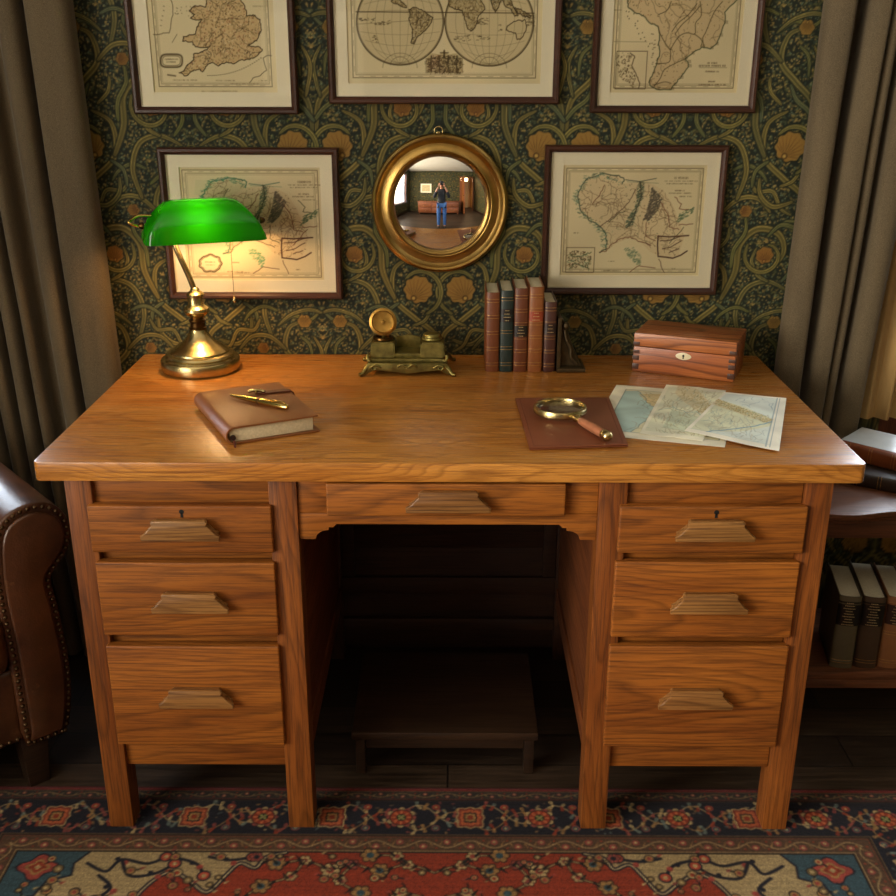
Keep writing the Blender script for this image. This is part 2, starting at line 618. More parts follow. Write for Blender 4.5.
def grid_object(name, xs, ys, pos, colr, mat, parent=None, skip=None, thick=None, loc=(0, 0, 0), rot=(0, 0, 0)):
    """xs, ys: 1-D parameters; pos(X,Y)->(x,y,z) arrays; colr(X,Y)->rgb linear"""
    X, Y = np.meshgrid(xs, ys)
    px, py, pz = pos(X, Y)
    V = np.stack([px, py, pz], -1).reshape(-1, 3).astype(np.float32)
    ny, nx = X.shape
    idx = np.arange(nx * ny).reshape(ny, nx)
    F = np.stack([idx[:-1, :-1], idx[:-1, 1:], idx[1:, 1:], idx[1:, :-1]], -1).reshape(-1, 4)
    if skip is not None:
        cx = (X[:-1, :-1] + X[1:, 1:]) / 2
        cy = (Y[:-1, :-1] + Y[1:, 1:]) / 2
        F = F[~skip(cx, cy).reshape(-1)]
    if thick is not None:            # closed slab: side walls and a flat back
        b = len(V)
        dv = np.array(thick, np.float32)
        rim = np.concatenate([idx[0, :], idx[1:, -1], idx[-1, -2::-1], idx[-2:0:-1, 0]])
        V = np.vstack([V, V[rim] + dv])
        m = len(rim)
        k = np.arange(m)
        side = np.stack([rim[k], rim[(k + 1) % m], b + (k + 1) % m, b + k], -1)[:, ::-1]
        F = np.vstack([F, side])
    me = bpy.data.meshes.new(name)
    me.vertices.add(len(V))
    me.vertices.foreach_set('co', V.ravel())
    me.loops.add(F.size)
    me.loops.foreach_set('vertex_index', F.ravel().astype(np.int32))
    me.polygons.add(len(F))
    me.polygons.foreach_set('loop_start', (np.arange(len(F)) * 4).astype(np.int32))
    if colr is not None:
        c = colr(X, Y).reshape(-1, 3)
        if thick is not None:
            c = np.vstack([c, c[rim]])
        c = np.hstack([c, np.ones((len(c), 1))]).astype(np.float32)
        at = me.color_attributes.new('pattern', 'FLOAT_COLOR', 'POINT')
        at.data.foreach_set('color', c.ravel())
    me.update(calc_edges=True)
    me.materials.append(mat)
    o = bpy.data.objects.new(name, me)
    link(o, parent)
    o.location = loc
    o.rotation_euler = rot
    return o


# ------------------------------------------------------------------ wallpaper tile
WP, WV = 0.528, 0.616        # repeat width and (half drop) height
WX, WZ = -0.022, 0.907       # a mirror axis and a flower row


def wallpaper():
    rnd = random.Random(5)
    cv = Canvas(WP, WV, 0.0016, '#191f1a', wrap=True)

    def sym(f):
        for hx, hz in ((0, 0), (WP / 2, WV / 2)):
            for m in (1, -1):
                f(lambda x, z: (m * x + hx, z + hz))

    # filler: leaflets, sprigs and dots
    fill = []
    for k in range(1300):
        x, z = rnd.uniform(0, WP / 2), rnd.uniform(0, WV)
        a = rnd.uniform(0, 2 * PI)
        L = rnd.uniform(0.005, 0.011)
        col = rnd.choice(['#3c432c', '#4a4a2e', '#2c3a34', '#5a5230', '#343e30', '#6c5f3a', '#54502e'])
        fill.append((x, z, a, L, rnd.uniform(-.6, .6), col))

    def f_fill(T):
        for x, z, a, L, b, col in fill:
            p = [(x, z), (x + L * .5 * math.cos(a), z + L * .5 * math.sin(a)), (x + L * math.cos(a + b), z + L * math.sin(a + b))]
            cv.stroke([T(*q) for q in p], [0.0012, 0.0038, 0.001], col, 0.9)
    sym(f_fill)
    dots = [(rnd.uniform(0, WP / 2), rnd.uniform(0, WV), rnd.choice(['#56685c', '#77724a', '#4a5a50', '#8a7a4a', '#80724a'])) for _ in range(1500)]

    def f_dots(T):
        for x, z, col in dots:
            cv.dot(*T(x, z), 0.0015, col, 0.9)
    sym(f_dots)

    def leaf(T, pts, w0, col='#5d5a2c', lite='#8a8250', dark='#141a14', fat=0.55):
        w0 *= 0.88
        P = bez(pts, 9)
        n = len(P)
        W = [w0 * (0.25 + 0.75 * math.sin(PI * min(1, (i / (n - 1)) ** 0.8 * 0.97 + 0.03)) ** fat) for i in range(n)]
        Q = [T(p.x, p.y) for p in P]
        cv.stroke(Q, [w + 0.0042 for w in W], dark, 0.95)
        cv.stroke(Q, W, col, 1)
        for off, a in ((0.30, .9), (-0.30, .6), (0.0, .5)):
            R = []
            for i, p in enumerate(P):
                q = P[min(i + 1, n - 1)] - P[max(i - 1, 0)]
                q = q.normalized() if q.length > 0 else q
                R.append(T(p.x - q.y * W[i] * off, p.y + q.x * W[i] * off))
            cv.stroke(R, [0.0007 + 0.0010 * math.sin(PI * i / (n - 1)) for i in range(n)], lite if off else '#3a3a1c', a)

    def spiral(cx, cz, r0, r1, a0, turns, n=9):
        return [(cx + (r0 + (r1 - r0) * k / n) * math.cos(a0 + turns * 2 * PI * k / n), cz + (r0 + (r1 - r0) * k / n) * math.sin(a0 + turns * 2 * PI * k / n)) for k in range(n + 1)]

    def f_leaves(T):
        # trailing stems
        for pts, w in (([(0.0, -0.15), (0.012, -0.10), (0.055, -0.065), (0.10, -0.02), (0.10, 0.045), (0.06, 0.072)], 0.014),
                       ([(0.004, 0.03), (0.012, 0.09), (0.05, 0.13), (0.085, 0.17), (0.075, 0.22), (0.04, 0.235)], 0.015),
                       ([(0.10, -0.02), (0.125, 0.04), (0.13, 0.10), (0.165, 0.135), (0.212, 0.125), (0.228, 0.085), (0.205, 0.045)], 0.017),
                       ([(0.15, -0.11), (0.135, -0.05), (0.155, 0.005), (0.20, 0.02), (0.245, 0.0)], 0.013),
                       ([(0.085, 0.17), (0.12, 0.20), (0.16, 0.20), (0.19, 0.17)], 0.011),
                       ([(0.015, 0.10), (0.003, 0.16), (0.02, 0.20)], 0.009),
                       ([(0.03, -0.115), (0.07, -0.125), (0.10, -0.10), (0.105, -0.065)], 0.011),
                       ([(0.20, 0.02), (0.175, 0.035), (0.16, 0.065), (0.168, 0.095)], 0.009),
                       ([(0.0, 0.255), (0.03, 0.262), (0.07, 0.25), (0.10, 0.225)], 0.009),
                       ([(0.14, 0.24), (0.155, 0.215), (0.19, 0.215), (0.21, 0.18), (0.235, 0.165)], 0.009),
                       ([(0.075, 0.085), (0.10, 0.11), (0.105, 0.14)], 0.008),
                       ([(0.02, -0.05), (0.035, -0.072), (0.06, -0.082)], 0.008)):
            c = rnd.choice(['#4a4628', '#504a2a', '#42422a'])
            leaf(T, pts, w, c)
        for pts, w in (([(0.0, 0.05), (0.02, 0.075), (0.045, 0.095), (0.06, 0.125)], 0.010), ([(0.0, -0.19), (0.02, -0.17), (0.05, -0.165), (0.075, -0.19)], 0.010),
                       ([(0.115, 0.05), (0.118, 0.09), (0.14, 0.13), (0.135, 0.17)], 0.009), ([(0.23, 0.02), (0.25, 0.05), (0.25, 0.09), (0.262, 0.12)], 0.009),
                       ([(0.09, -0.03), (0.115, -0.05), (0.12, -0.085)], 0.008), ([(0.20, 0.13), (0.225, 0.15), (0.255, 0.15)], 0.008), ([(0.17, -0.08), (0.20, -0.06), (0.235, -0.07), (0.26, -0.05)], 0.009),
                       ([(0.05, 0.20), (0.03, 0.18), (0.025, 0.14)], 0.007), ([(0.10, 0.26), (0.13, 0.27), (0.16, 0.255), (0.175, 0.235)], 0.008)):
            leaf(T, pts, w, rnd.choice(['#3f4630', '#464a2c', '#38443a']), '#6c6c44')
        leaf(T, spiral(0.047, 0.0, 0.058, 0.034, -1.9, -0.62), 0.011, '#4a4a2b')
        leaf(T, spiral(0.187, 0.078, 0.046, 0.024, 2.6, 0.8), 0.010, '#4a4829')
    sym(f_leaves)

    def f_flowers(T):
        def flower(cx, cz, r, lobes, ang, col, dk, lt):
            poly = []
            for k in range(48):
                a = 2 * PI * k / 48
                rr = r * (1 + 0.07 * math.cos(lobes * a))
                poly.append((cx + rr * math.cos(a), cz + rr * math.sin(a) * 0.96))
            cv.fill([T(cx + (x - cx) * 1.14, cz + (z - cz) * 1.14) for x, z in poly], '#15180f', 0.9)
            cv.fill([T(*p) for p in poly], col)
            bx, bz = cx + 0.72 * r * math.cos(ang), cz + 0.72 * r * math.sin(ang)
            for k in range(11):
                a = ang + PI + (k - 5) * 0.25
                ex, ez = bx + 1.62 * r * math.cos(a) * (1 - .03 * abs(k - 5)), bz + 1.62 * r * math.sin(a) * (1 - .03 * abs(k - 5))
                ex, ez = cx + (ex - cx) * .88, cz + (ez - cz) * .88
                cv.stroke([T(bx, bz), T((bx + ex) / 2, (bz + ez) / 2), T(ex, ez)], [0.0008, 0.0016, 0.0009], dk, 0.75)
            cv.stroke([T(*p) for p in poly], 0.0012, lt, 0.7, closed=True)
            cv.dot(*T(bx, bz), r * 0.22, dk)
            cv.dot(*T(bx, bz), r * 0.12, lt)
        flower(0.047, 0.0, 0.0305, 9, -PI / 2 + 0.5, '#70592e', '#3e2e16', '#8c7844')
        flower(0.187, 0.078, 0.018, 7, -PI / 2, '#6c5128', '#422a14', '#8a6c3c')
        flower(0.04, 0.235, 0.0145, 6, PI / 2, '#6a562c', '#3c2e18', '#84723e')
        flower(0.128, -0.135, 0.0125, 6, 0.3, '#685028', '#3e2814', '#86683a')
    sym(f_flowers)
    return cv


WALL_TILE = wallpaper()
WALL_TILE.a = (WALL_TILE.a * np.array([1.18, 1.13, 1.02])).clip(0, 1)
M_PAPER = attr_mat('green_floral_wallpaper', rough=0.75, grain=0.16, gscale=700, bump=0.1, bscale=400, spec=0.25)

RX0, RX1, RY0, RY1, RZ = -2.0, 2.1, -4.45, 0.69, 2.45


def axis_pts(parts):
    out = []
    for a, b, st in parts:
        n = max(1, int(round((b - a) / st)))
        out += list(a + (b - a) * np.arange(n) / n)
    out.append(parts[-1][1])
    return np.array(out)


WIN_L = (-1.78, -1.02, 0.62, 2.1)
WIN_R = (1.00, 1.80, 0.56, 2.1)


def wall_back():
    xs = axis_pts([(RX0, WIN_L[0], .2), (WIN_L[0], WIN_L[1], .2), (WIN_L[1], -0.80, .008), (-0.80, 0.80, .0021), (0.80, WIN_R[0], .004), (WIN_R[0], 1.2, .006), (1.2, WIN_R[1], .2), (WIN_R[1], RX1, .2)])
    zs = axis_pts([(0, .2, .05), (.2, .40, .006), (.40, WIN_R[2], .02), (WIN_R[2], WIN_L[2], .02), (WIN_L[2], .70, .02), (.70, 1.52, .0021), (1.52, WIN_L[3], .02), (WIN_L[3], RZ, .05)])

    def skip(x, z):
        s = np.zeros(x.shape, bool)
        for a, b, c, d in (WIN_L, WIN_R):
            s |= (x > a) & (x < b) & (z > c) & (z < d)
        return s
    o = grid_object('wall_back', xs, zs, lambda X, Z: (X, np.full_like(X, RY1), Z),
                    lambda X, Z: WALL_TILE.sample((X - WX) % WP, (Z - WZ) % WV), M_PAPER, skip=skip)
    tag(o, kind='structure')


wall_back()


def side_wall(name, xs, zs, pos, skip):
    o = grid_object(name, xs, zs, pos, lambda X, Z: WALL_TILE.sample((X - WX) % WP, (Z - WZ) % WV), M_PAPER, skip=skip)
    tag(o, kind='structure')


SIDEWIN = (-3.90, -0.90, 0.55, 2.15)
DOOR = (1.22, 1.98, 0.0, 2.02)
zz = axis_pts([(0, .55, .025), (.55, 2.02, .02), (2.02, 2.15, .02), (2.15, RZ, .02)])
side_wall('wall_left', axis_pts([(RY0, SIDEWIN[0], .02), (SIDEWIN[0], SIDEWIN[1], .02), (SIDEWIN[1], RY1, .02)]), zz,
          lambda X, Z: (np.full_like(X, RX0), X, Z), lambda x, z: (x > SIDEWIN[0]) & (x < SIDEWIN[1]) & (z > SIDEWIN[2]) & (z < SIDEWIN[3]))
side_wall('wall_right', axis_pts([(RY0, RY1, .02)]), zz, lambda X, Z: (np.full_like(X, RX1), X, Z), None)
side_wall('wall_front', axis_pts([(RX0, DOOR[0], .02), (DOOR[0], DOOR[1], .02), (DOOR[1], RX1, .02)]), zz,
          lambda X, Z: (X, np.full_like(X, RY0), Z), lambda x, z: (x > DOOR[0]) & (x < DOOR[1]) & (z < DOOR[3]))
bm = bmesh.new()
add_box(bm, RX0 - .1, RX1 + .1, RY0 - 1.4, RY1 + .1, RZ, RZ + .1)
tag(obj('ceiling', bm, M_CEIL), kind='structure')
# hall beyond the door
bm = bmesh.new()
add_box(bm, .6, .7, RY0 - 1.3, RY0 - .001, 0, RZ)
add_box(bm, 2.3, 2.4, RY0 - 1.3, RY0 - .001, 0, RZ)
add_box(bm, .6, 2.4, RY0 - 1.4, RY0 - 1.3, 0, RZ)
tag(obj('wall_hall', bm, plain('hall_plaster', '#c9a06a', 0.9)), kind='structure')


def floor():
    t = NT('floor_boards')
    co = t.coords()
    br = t.new('ShaderNodeTexBrick')
    t.put(br.inputs['Vector'], co)
    br.inputs['Scale'].default_value = 1.0
    br.inputs['Brick Width'].default_value = 1.7
    br.inputs['Row Height'].default_value = 0.105
    br.inputs['Mortar Size'].default_value = 0.0018
    br.inputs['Color1'].default_value = C4('#4a3a2c')
    br.inputs['Color2'].default_value = C4('#2e221a')
    br.inputs['Mortar'].default_value = C4('#0a0705')
    g = t.noise(t.mapping(co, scale=(6, 110, 1)), 1.0, 5, 0.65)
    c = t.mix(t.ramp(g, [(0.35, 0.75), (0.65, 0.0)]), br.outputs[0], C4('#17100b'))
    t.set(color=c, rough=t.math('ADD', 0.32, t.math('MULTIPLY', g, 0.3)))
    t.bump(t.math('ADD', g, t.math('MULTIPLY', br.outputs[1], -2)), 0.25, 0.002)
    bm = bmesh.new()
    add_box(bm, RX0 - .05, RX1 + .3, RY0 - 1.4, RY1 + .05, -0.05, 0)
    tag(obj('floor', bm, t.m), kind='structure')


floor()
for nm, b in (('baseboard_back', (RX0, RX1, RY1 - .016, RY1 - .0005, 0.0005, .10)), ('baseboard_left', (RX0 + .0005, RX0 + .016, RY0 + .02, RY1 - .02, 0.0005, .10)),
              ('baseboard_right', (RX1 - .016, RX1 - .0005, RY0 + .02, RY1 - .02, 0.0005, .10))):
    tag(box(nm, M_BASEB, None, *b, bev=.003), kind='structure')


def window(name, x0, x1, z0, z1, plane, axis):
    """frame, casing, sill, glazing bars and glass in a wall opening. axis 'y': wall across y at plane; 'x': wall across x"""
    fw = .05
    d0, d1 = (plane, plane + .09) if axis == 'y' else (plane - .09, plane)

    def rect(bm, a0, a1, c0, c1, e0=None, e1=None):
        e0 = d0 if e0 is None else e0
        e1 = d1 if e1 is None else e1
        if axis == 'y':
            add_box(bm, a0, a1, e0, e1, c0, c1, .003)
        else:
            add_box(bm, e0, e1, a0, a1, c0, c1, .003)
    bm = bmesh.new()
    rect(bm, x0, x0 + fw, z0, z1)
    rect(bm, x1 - fw, x1, z0, z1)
    rect(bm, x0 + fw, x1 - fw, z0, z0 + fw)
    rect(bm, x0 + fw, x1 - fw, z1 - fw, z1)
    fr = obj(name, bm, M_WINWOOD, smooth=40)
    tag(fr, kind='structure')
    m = (d0 + d1) / 2
    bm = bmesh.new()
    rect(bm, (x0 + x1) / 2 - .015, (x0 + x1) / 2 + .015, z0 + fw, z1 - fw, m - .015, m + .015)
    for k in (1, 2):
        zc = z0 + (z1 - z0) * k / 3
        rect(bm, x0 + fw, x1 - fw, zc - .012, zc + .012, m - .012, m + .012)
    obj('window_glazing_bar', bm, M_WINWOOD, fr, smooth=40)
    bm = bmesh.new()
    rect(bm, x0 + fw, x1 - fw, z0 + fw, z1 - fw, m - .002, m + .002)
    obj('window_pane', bm, M_GLASS, fr)
    return fr


window('window_1', *WIN_L, RY1 + .001, 'y')
window('window_2', *WIN_R, RY1 + .001, 'y')
window('window_3', *SIDEWIN, RX0 - .001, 'x')
# casing of the door behind the viewer
bm = bmesh.new()
add_box(bm, DOOR[0] - .08, DOOR[0], RY0 + .001, RY0 + .03, 0.0005, DOOR[3] + .08, .003)
add_box(bm, DOOR[1], DOOR[1] + .08, RY0 + .001, RY0 + .03, 0.0005, DOOR[3] + .08, .003)
add_box(bm, DOOR[0], DOOR[1], RY0 + .001, RY0 + .03, DOOR[3], DOOR[3] + .08, .003)
tag(obj('trim_1', bm, wood('door_oak', '#a0643a', '#85481f', '#4a230f', 'z'), smooth=40), kind='structure')
dm = wood('door_leaf_oak', '#a9683a', '#8a4c24', '#4a230f', 'z')
dr = box('door_1', dm, None, DOOR[0] - .0, DOOR[0] + .045, RY0 + .03, RY0 + .78, .01, DOOR[3] - .02, .003)
tag(dr, kind='structure')
lathe('door_handle', [(0, 0), (.02, 0), (.02, .004), (.008, .008), (.008, .03), (.022, .038), (.026, .05), (.02, .06), (0, .064)], M_BRASS, dr, (-.0225, .32, -.02), (0, -PI / 2, 0))

# ------------------------------------------------------------------ rug
RGX0, RGX1, RGY0, RGY1, RGT = -0.985, 0.940, -1.30, 0.130, 0.0032


def rug_canvas():
    W, H = RGX1 - RGX0, RGY1 - RGY0
    cv = Canvas(W, H, 0.0022, '#6b1d1a')
    rnd = random.Random(11)
    cx, cy = W / 2, H / 2
    NAVY, CREAM, RUST, TAN, ROSE, TEAL, DARK, GREEN = '#13121c', '#a08a5e', '#7e2e1a', '#8a683c', '#7e3c34', '#2f444c', '#100b0a', '#444828'

    def rect(inset, col):
        cv.fill([(inset, inset), (W - inset, inset), (W - inset, H - inset), (inset, H - inset)], col)

    def rline(inset, w, col, a=1):
        cv.stroke([(inset, inset), (W - inset, inset), (W - inset, H - inset), (inset, H - inset)], w, col, a, closed=True)
    rect(0.008, '#3a1714')
    rect(0.010, '#2c2622')
    rect(0.034, DARK)
    rect(0.038, NAVY)
    rect(0.136, DARK)
    rect(0.140, '#4a3424')
    rect(0.181, DARK)
    rect(0.185, RUST)
    # walk along a rectangular track, giving point + local frame

    def track(inset, step):
        segs = [((inset, H - inset), (W - inset, H - inset)), ((W - inset, H - inset), (W - inset, inset)), ((W - inset, inset), (inset, inset)), ((inset, inset), (inset, H - inset))]
        for a, b in segs:
            L = math.hypot(b[0] - a[0], b[1] - a[1])
            n = max(2, int(round(L / step)))
            d = ((b[0] - a[0]) / L, (b[1] - a[1]) / L)
            nn = (-d[1], d[0])
            for k in range(n):
                yield k, (a[0] + d[0] * L * k / n, a[1] + d[1] * L * k / n), d, nn, L / n

    def P(o, d, n, u, v):
        return (o[0] + d[0] * u + n[0] * v, o[1] + d[1] * u + n[1] * v)
    # guard stripes: vine with little leaves and flowers
    for inset, hw, cols in ((0.0215, 0.010, [TAN, ROSE, '#7c6a44', RUST]), (0.161, 0.017, [CREAM, ROSE, TAN, RUST])):
        for k, o, d, n, st in track(inset, 0.045):
            s = 1 if k % 2 else -1
            cv.stroke([P(o, d, n, st * t / 8, s * hw * .55 * math.sin(PI * t / 8)) for t in range(9)], 0.0022, cols[0], .9)
            cv.dot(*P(o, d, n, st / 2, -s * hw * .35), hw * .42, cols[1])
            cv.dot(*P(o, d, n, st / 2, -s * hw * .35), hw * .18, CREAM)
            for q in (.2, .8):
                a = P(o, d, n, st * q, s * hw * .1)
                b = P(o, d, n, st * (q + .12), -s * hw * .55)
                cv.stroke([a, b], [0.003, 0.0012], cols[2], .9)
            cv.dot(*P(o, d, n, st * .05, hw * .6), .0022, cols[3])
            cv.dot(*P(o, d, n, st * .05, -hw * .6), .0022, cols[3])
    # main border: big rosettes and palmettes on navy, joined by vines
    for k, o, d, n, st in track(0.087, 0.135):
        for s in (1, -1):
            cv.stroke([P(o, d, n, st * t / 12, s * (.010 + .026 * math.sin(2 * PI * t / 12))) for t in range(13)], 0.0034, CREAM if s > 0 else TAN, .85)
            for q in (.22, .34, .5, .66, .78):
                v = s * (.010 + .026 * math.sin(2 * PI * q))
                a = P(o, d, n, st * q, v)
                for z in (1, -1):
                    b = P(o, d, n, st * q + rnd.uniform(-.008, .008), v + z * rnd.uniform(.006, .012))
                    cv.stroke([a, b], [.0045, .0085], rnd.choice([ROSE, TAN, RUST, '#5e6a62', CREAM]), .9)
            q = P(o, d, n, st * .5, s * .030)
            cv.dot(*q, .0085, ROSE)
            cv.dot(*q, .0060, RUST if s > 0 else TEAL)
            cv.dot(*q, .0028, CREAM)
        for z in range(16):
            u, v = rnd.uniform(0, st), rnd.uniform(-.044, .044)
            q = P(o, d, n, u, v)
            cv.stroke([q, (q[0] + rnd.uniform(-.006, .006), q[1] + rnd.uniform(-.006, .006))], [.006, .003], rnd.choice([ROSE, TAN, RUST, '#46524e', '#5c4a34', CREAM]), .75)
        R = .027
        if k % 2 == 0:
            for z in range(12):
                a = 2 * PI * z / 12
                cv.dot(*P(o, d, n, R * .86 * math.cos(a), R * .86 * math.sin(a)), .0062, CREAM if z % 2 else ROSE)
            cv.dot(*o, R * .84, DARK)
            cv.dot(*o, R * .78, RUST)
            for z in range(8):
                a = 2 * PI * z / 8
                cv.stroke([o, P(o, d, n, R * .62 * math.cos(a), R * .62 * math.sin(a))], [.002, .006], '#b0603a', .9)
            cv.dot(*o, R * .36, DARK)
            for z in range(4):
                a = PI / 4 + PI / 2 * z
                cv.dot(*P(o, d, n, R * .2 * math.cos(a), R * .2 * math.sin(a)), .0034, '#7d8148')
            cv.dot(*o, .0022, CREAM)
        else:
            for sc, col in ((1.08, CREAM), (.96, '#6a2a1e'), (.80, '#a0502e'), (.52, DARK), (.42, TAN), (.22, RUST)):
                poly = []
                for z in range(32):
                    a = 2 * PI * z / 32
                    rr = R * sc * (1 - .10 * math.cos(4 * a)) * (1 + .10 * math.cos(8 * a))
                    poly.append(P(o, d, n, rr * math.cos(a), rr * 1.12 * math.sin(a)))
                cv.fill(poly, col)
    for ins, w, col in ((0.010, .0018, TAN), (0.034, .002, '#6a2a24'), (0.038, .0014, TAN), (0.136, .0022, TAN), (0.142, .0014, RUST), (0.180, .0022, CREAM), (0.0325, .0014, '#5a2018')):
        rline(ins, w, col, .8)

    # field: corners cream, lobed edges, teal squares at the corners
    ins = 0.185
    for sx in (1, -1):
        for sy in (1, -1):
            def Q(u, v, *_):
                return ((ins + u) if sx > 0 else W - ins - u, (H - ins - v) if sy > 0 else ins + v)
            edge = [(0, 0), (.50, 0), (.465, .012), (.45, .04), (.42, .028), (.40, .058), (.375, .10), (.34, .075), (.30, .05), (.27, .075), (.25, .12), (.255, .16), (.22, .16), (.19, .13), (.16, .15), (.15, .20), (.12, .22), (.09, .20), (.06, .22), (.045, .26), (.02, .27), (0, .30)]
            cv.fill([Q(*p) for p in edge], '#94805a')
            cv.stroke([Q(*p) for p in bez(edge[1:], 4)], .010, NAVY)
            cv.stroke([Q(*p) for p in bez(edge[1:], 4)], .0035, '#b8a478', .9)
            cv.fill([Q(0, 0), Q(.135, 0), Q(.115, .03), Q(.12, .06), Q(.08, .075), Q(.07, .11), Q(.03, .12), Q(0, .16)], TEAL)
            cv.stroke([Q(.135, 0), Q(.115, .03), Q(.12, .06), Q(.08, .075), Q(.07, .11), Q(.03, .12), Q(0, .16)], .004, NAVY)
            c = (.052, .040)
            for r, col in ((.030, NAVY), (.027, '#8a3a30'), (.017, TAN), (.012, RUST), (.005, CREAM)):
                cv.fill([Q(c[0] + r * (1.15 + .25 * math.cos(4 * a)) * math.cos(a), c[1] + r * (1 + .2 * math.cos(4 * a)) * math.sin(a)) for a in [2 * PI * z / 24 for z in range(24)]], col)
            for p in ([(.14, .03), (.18, .05), (.20, .02), (.25, .03), (.28, .012)], [(.17, .06), (.20, .09), (.18, .12)], [(.20, .02), (.225, .06), (.27, .055), (.30, .03)], [(.30, .015), (.34, .03), (.36, .06)], [(.36, .012), (.40, .02), (.44, .012)],
                      [(.03, .14), (.05, .17), (.03, .21)], [(.08, .12), (.10, .15), (.14, .14)]):
                cv.stroke([Q(*q) for q in bez(p, 6)], .0065, NAVY)
                e = p[-1]
                for r, col in ((.013, NAVY), (.010, '#98402c'), (.0045, CREAM)):
                    cv.dot(*Q(*e), r, col)
                e = p[len(p) // 2]
                cv.dot(*Q(e[0] + .008, e[1] + .008), .006, '#8a3a30')
                cv.dot(*Q(e[0] - .008, e[1] - .002), .005, NAVY)
    # arabesques on the red field (mirrored)
    for sx in (1, -1):
        for sy in (1, -1):
            def Q(u, v, *_):
                return (cx + sx * u, (H - ins - v) if sy > 0 else ins + v)
            vines = [[(0, .05), (.05, .03), (.10, .045), (.15, .03), (.19, .045)], [(.05, .03), (.07, .008), (.12, .006)], [(.19, .045), (.24, .02), (.29, .028), (.33, .012)],
                     [(.15, .03), (.17, .07), (.13, .10)], [(.24, .02), (.26, .06), (.31, .085), (.35, .13)], [(0, .12), (.06, .10), (.12, .14), (.19, .12), (.26, .15), (.33, .18)],
                     [(.0, .22), (.07, .19), (.13, .22), (.21, .19), (.29, .23), (.38, .22), (.46, .25)], [(.1, .3), (.2, .27), (.3, .32), (.42, .3), (.55, .33)], [(.02, .38), (.15, .36), (.28, .40), (.4, .38), (.6, .42)]]
            for p in vines:
                b = bez(p, 7)
                cv.stroke([Q(*q) for q in b], .0062, DARK, .9)
                cv.stroke([Q(*q) for q in b], .0030, '#a08a5c', .95)
                for j, e in enumerate(p[1:]):
                    r = .013 if j % 2 else .009
                    for a in range(6):
                        an = a * PI / 3 + j
                        cv.dot(*Q(e[0] + r * math.cos(an), e[1] + r * math.sin(an)), r * .55, DARK, .8)
                    for a in range(6):
                        an = a * PI / 3 + j
                        cv.dot(*Q(e[0] + r * math.cos(an) * .9, e[1] + r * math.sin(an) * .9), r * .45, [CREAM, TAN, ROSE][j % 3])
                    cv.dot(*Q(*e), r * .55, ['#8a3a30', TEAL, NAVY][j % 3])
                for j in range(2, len(b) - 2, 3):
                    e = b[j]
                    s = 1 if j % 2 else -1
                    cv.stroke([Q(e.x, e.y), Q(e.x + .010, e.y + s * .012)], [.006, .0015], ['#2c3440', '#8c7a4c', DARK][j % 3], .9)
    FR_ = random.Random(21)
    for _ in range(150):
        u, v = FR_.uniform(.02, .74), FR_.uniform(.008, .46)
        r_ = FR_.uniform(.004, .009)
        cs = FR_.choice([(DARK, TAN, ROSE), (DARK, CREAM, RUST), (NAVY, TAN, '#8a3a30'), (DARK, '#6a5636', CREAM)])
        an = FR_.uniform(0, 6.28)
        for sx in (1, -1):
            for sy in (1, -1):
                q = (cx + sx * u, (H - ins - v) if sy > 0 else ins + v)
                e = (q[0] + sx * .020 * math.cos(an), q[1] + sy * .020 * math.sin(an))
                cv.stroke([q, ((q[0] + e[0]) / 2 + sy * .004, (q[1] + e[1]) / 2), e], .0034, cs[0], .85)
                cv.dot(*q, r_ + .0018, cs[0], .9)
                cv.dot(*q, r_, cs[1])
                cv.dot(*q, r_ * .5, cs[2])
                cv.stroke([e, (e[0] + .006, e[1] + sy * .004)], [.006, .002], cs[2], .9)
    # centre medallion (behind the viewer's foot line)
    for sc, col in ((1.0, NAVY), (.94, CREAM), (.90, NAVY), (.55, RUST), (.5, '#a38e5e'), (.25, TEAL)):
        cv.fill([(cx + sc * .30 * (1 + .10 * math.cos(8 * a)) * math.cos(a), cy - .05 + sc * .17 * (1 + .10 * math.cos(8 * a)) * math.sin(a)) for a in [2 * PI * z / 64 for z in range(64)]], col)
    # weave: abrash streaks across and a knot-sized speckle
    g = np.random.default_rng(3)
    cv.a *= (1 + 0.16 * g.standard_normal((cv.ny, cv.nx, 1)).clip(-2, 2) * .6) * (1 + 0.05 * g.standard_normal((cv.ny, 1, 1)))
    cv.a = cv.a.clip(0, 1)
    return cv


def rug():
    cv = rug_canvas()
    xs = axis_pts([(RGX0, RGX1, .0023)])
    ys = axis_pts([(RGY0, -.36, .007), (-.36, RGY1, .0022)])

    def pos(X, Y):
        e = np.minimum.reduce([X - RGX0, RGX1 - X, Y - RGY0, RGY1 - Y])
        z = RGT * (1 - np.exp(-e / .004) * .45)
        g = np.random.default_rng(8)
        return X, Y, z - 0.0005 * g.random(X.shape)
    o = grid_object('persian_rug', xs, ys, pos, lambda X, Y: cv.sample(X - RGX0, Y - RGY0), attr_mat('rug_wool', rough=0.95, grain=0.22, gscale=420, bump=0.5, bscale=600, spec=0.1, sheen=0.1), thick=None)
    # woven edge under the pile
    e = box('rug_edge', plain('rug_binding', '#4a1c18', 0.95), o, RGX0 - .004, RGX1 + .004, RGY0 - .004, RGY1 + .004, 0.0004, RGT * .5, .001)
    tag(o, 'red and navy patterned oriental rug under the front feet of the desk', 'rug')


rug()

# ------------------------------------------------------------------ the desk
desk = thing('writing_desk', 'large oak kneehole desk with two pedestals of three drawers', 'desk')
DT, DB = 0.76, 0.7255
HW, DD = 0.692, 0.684
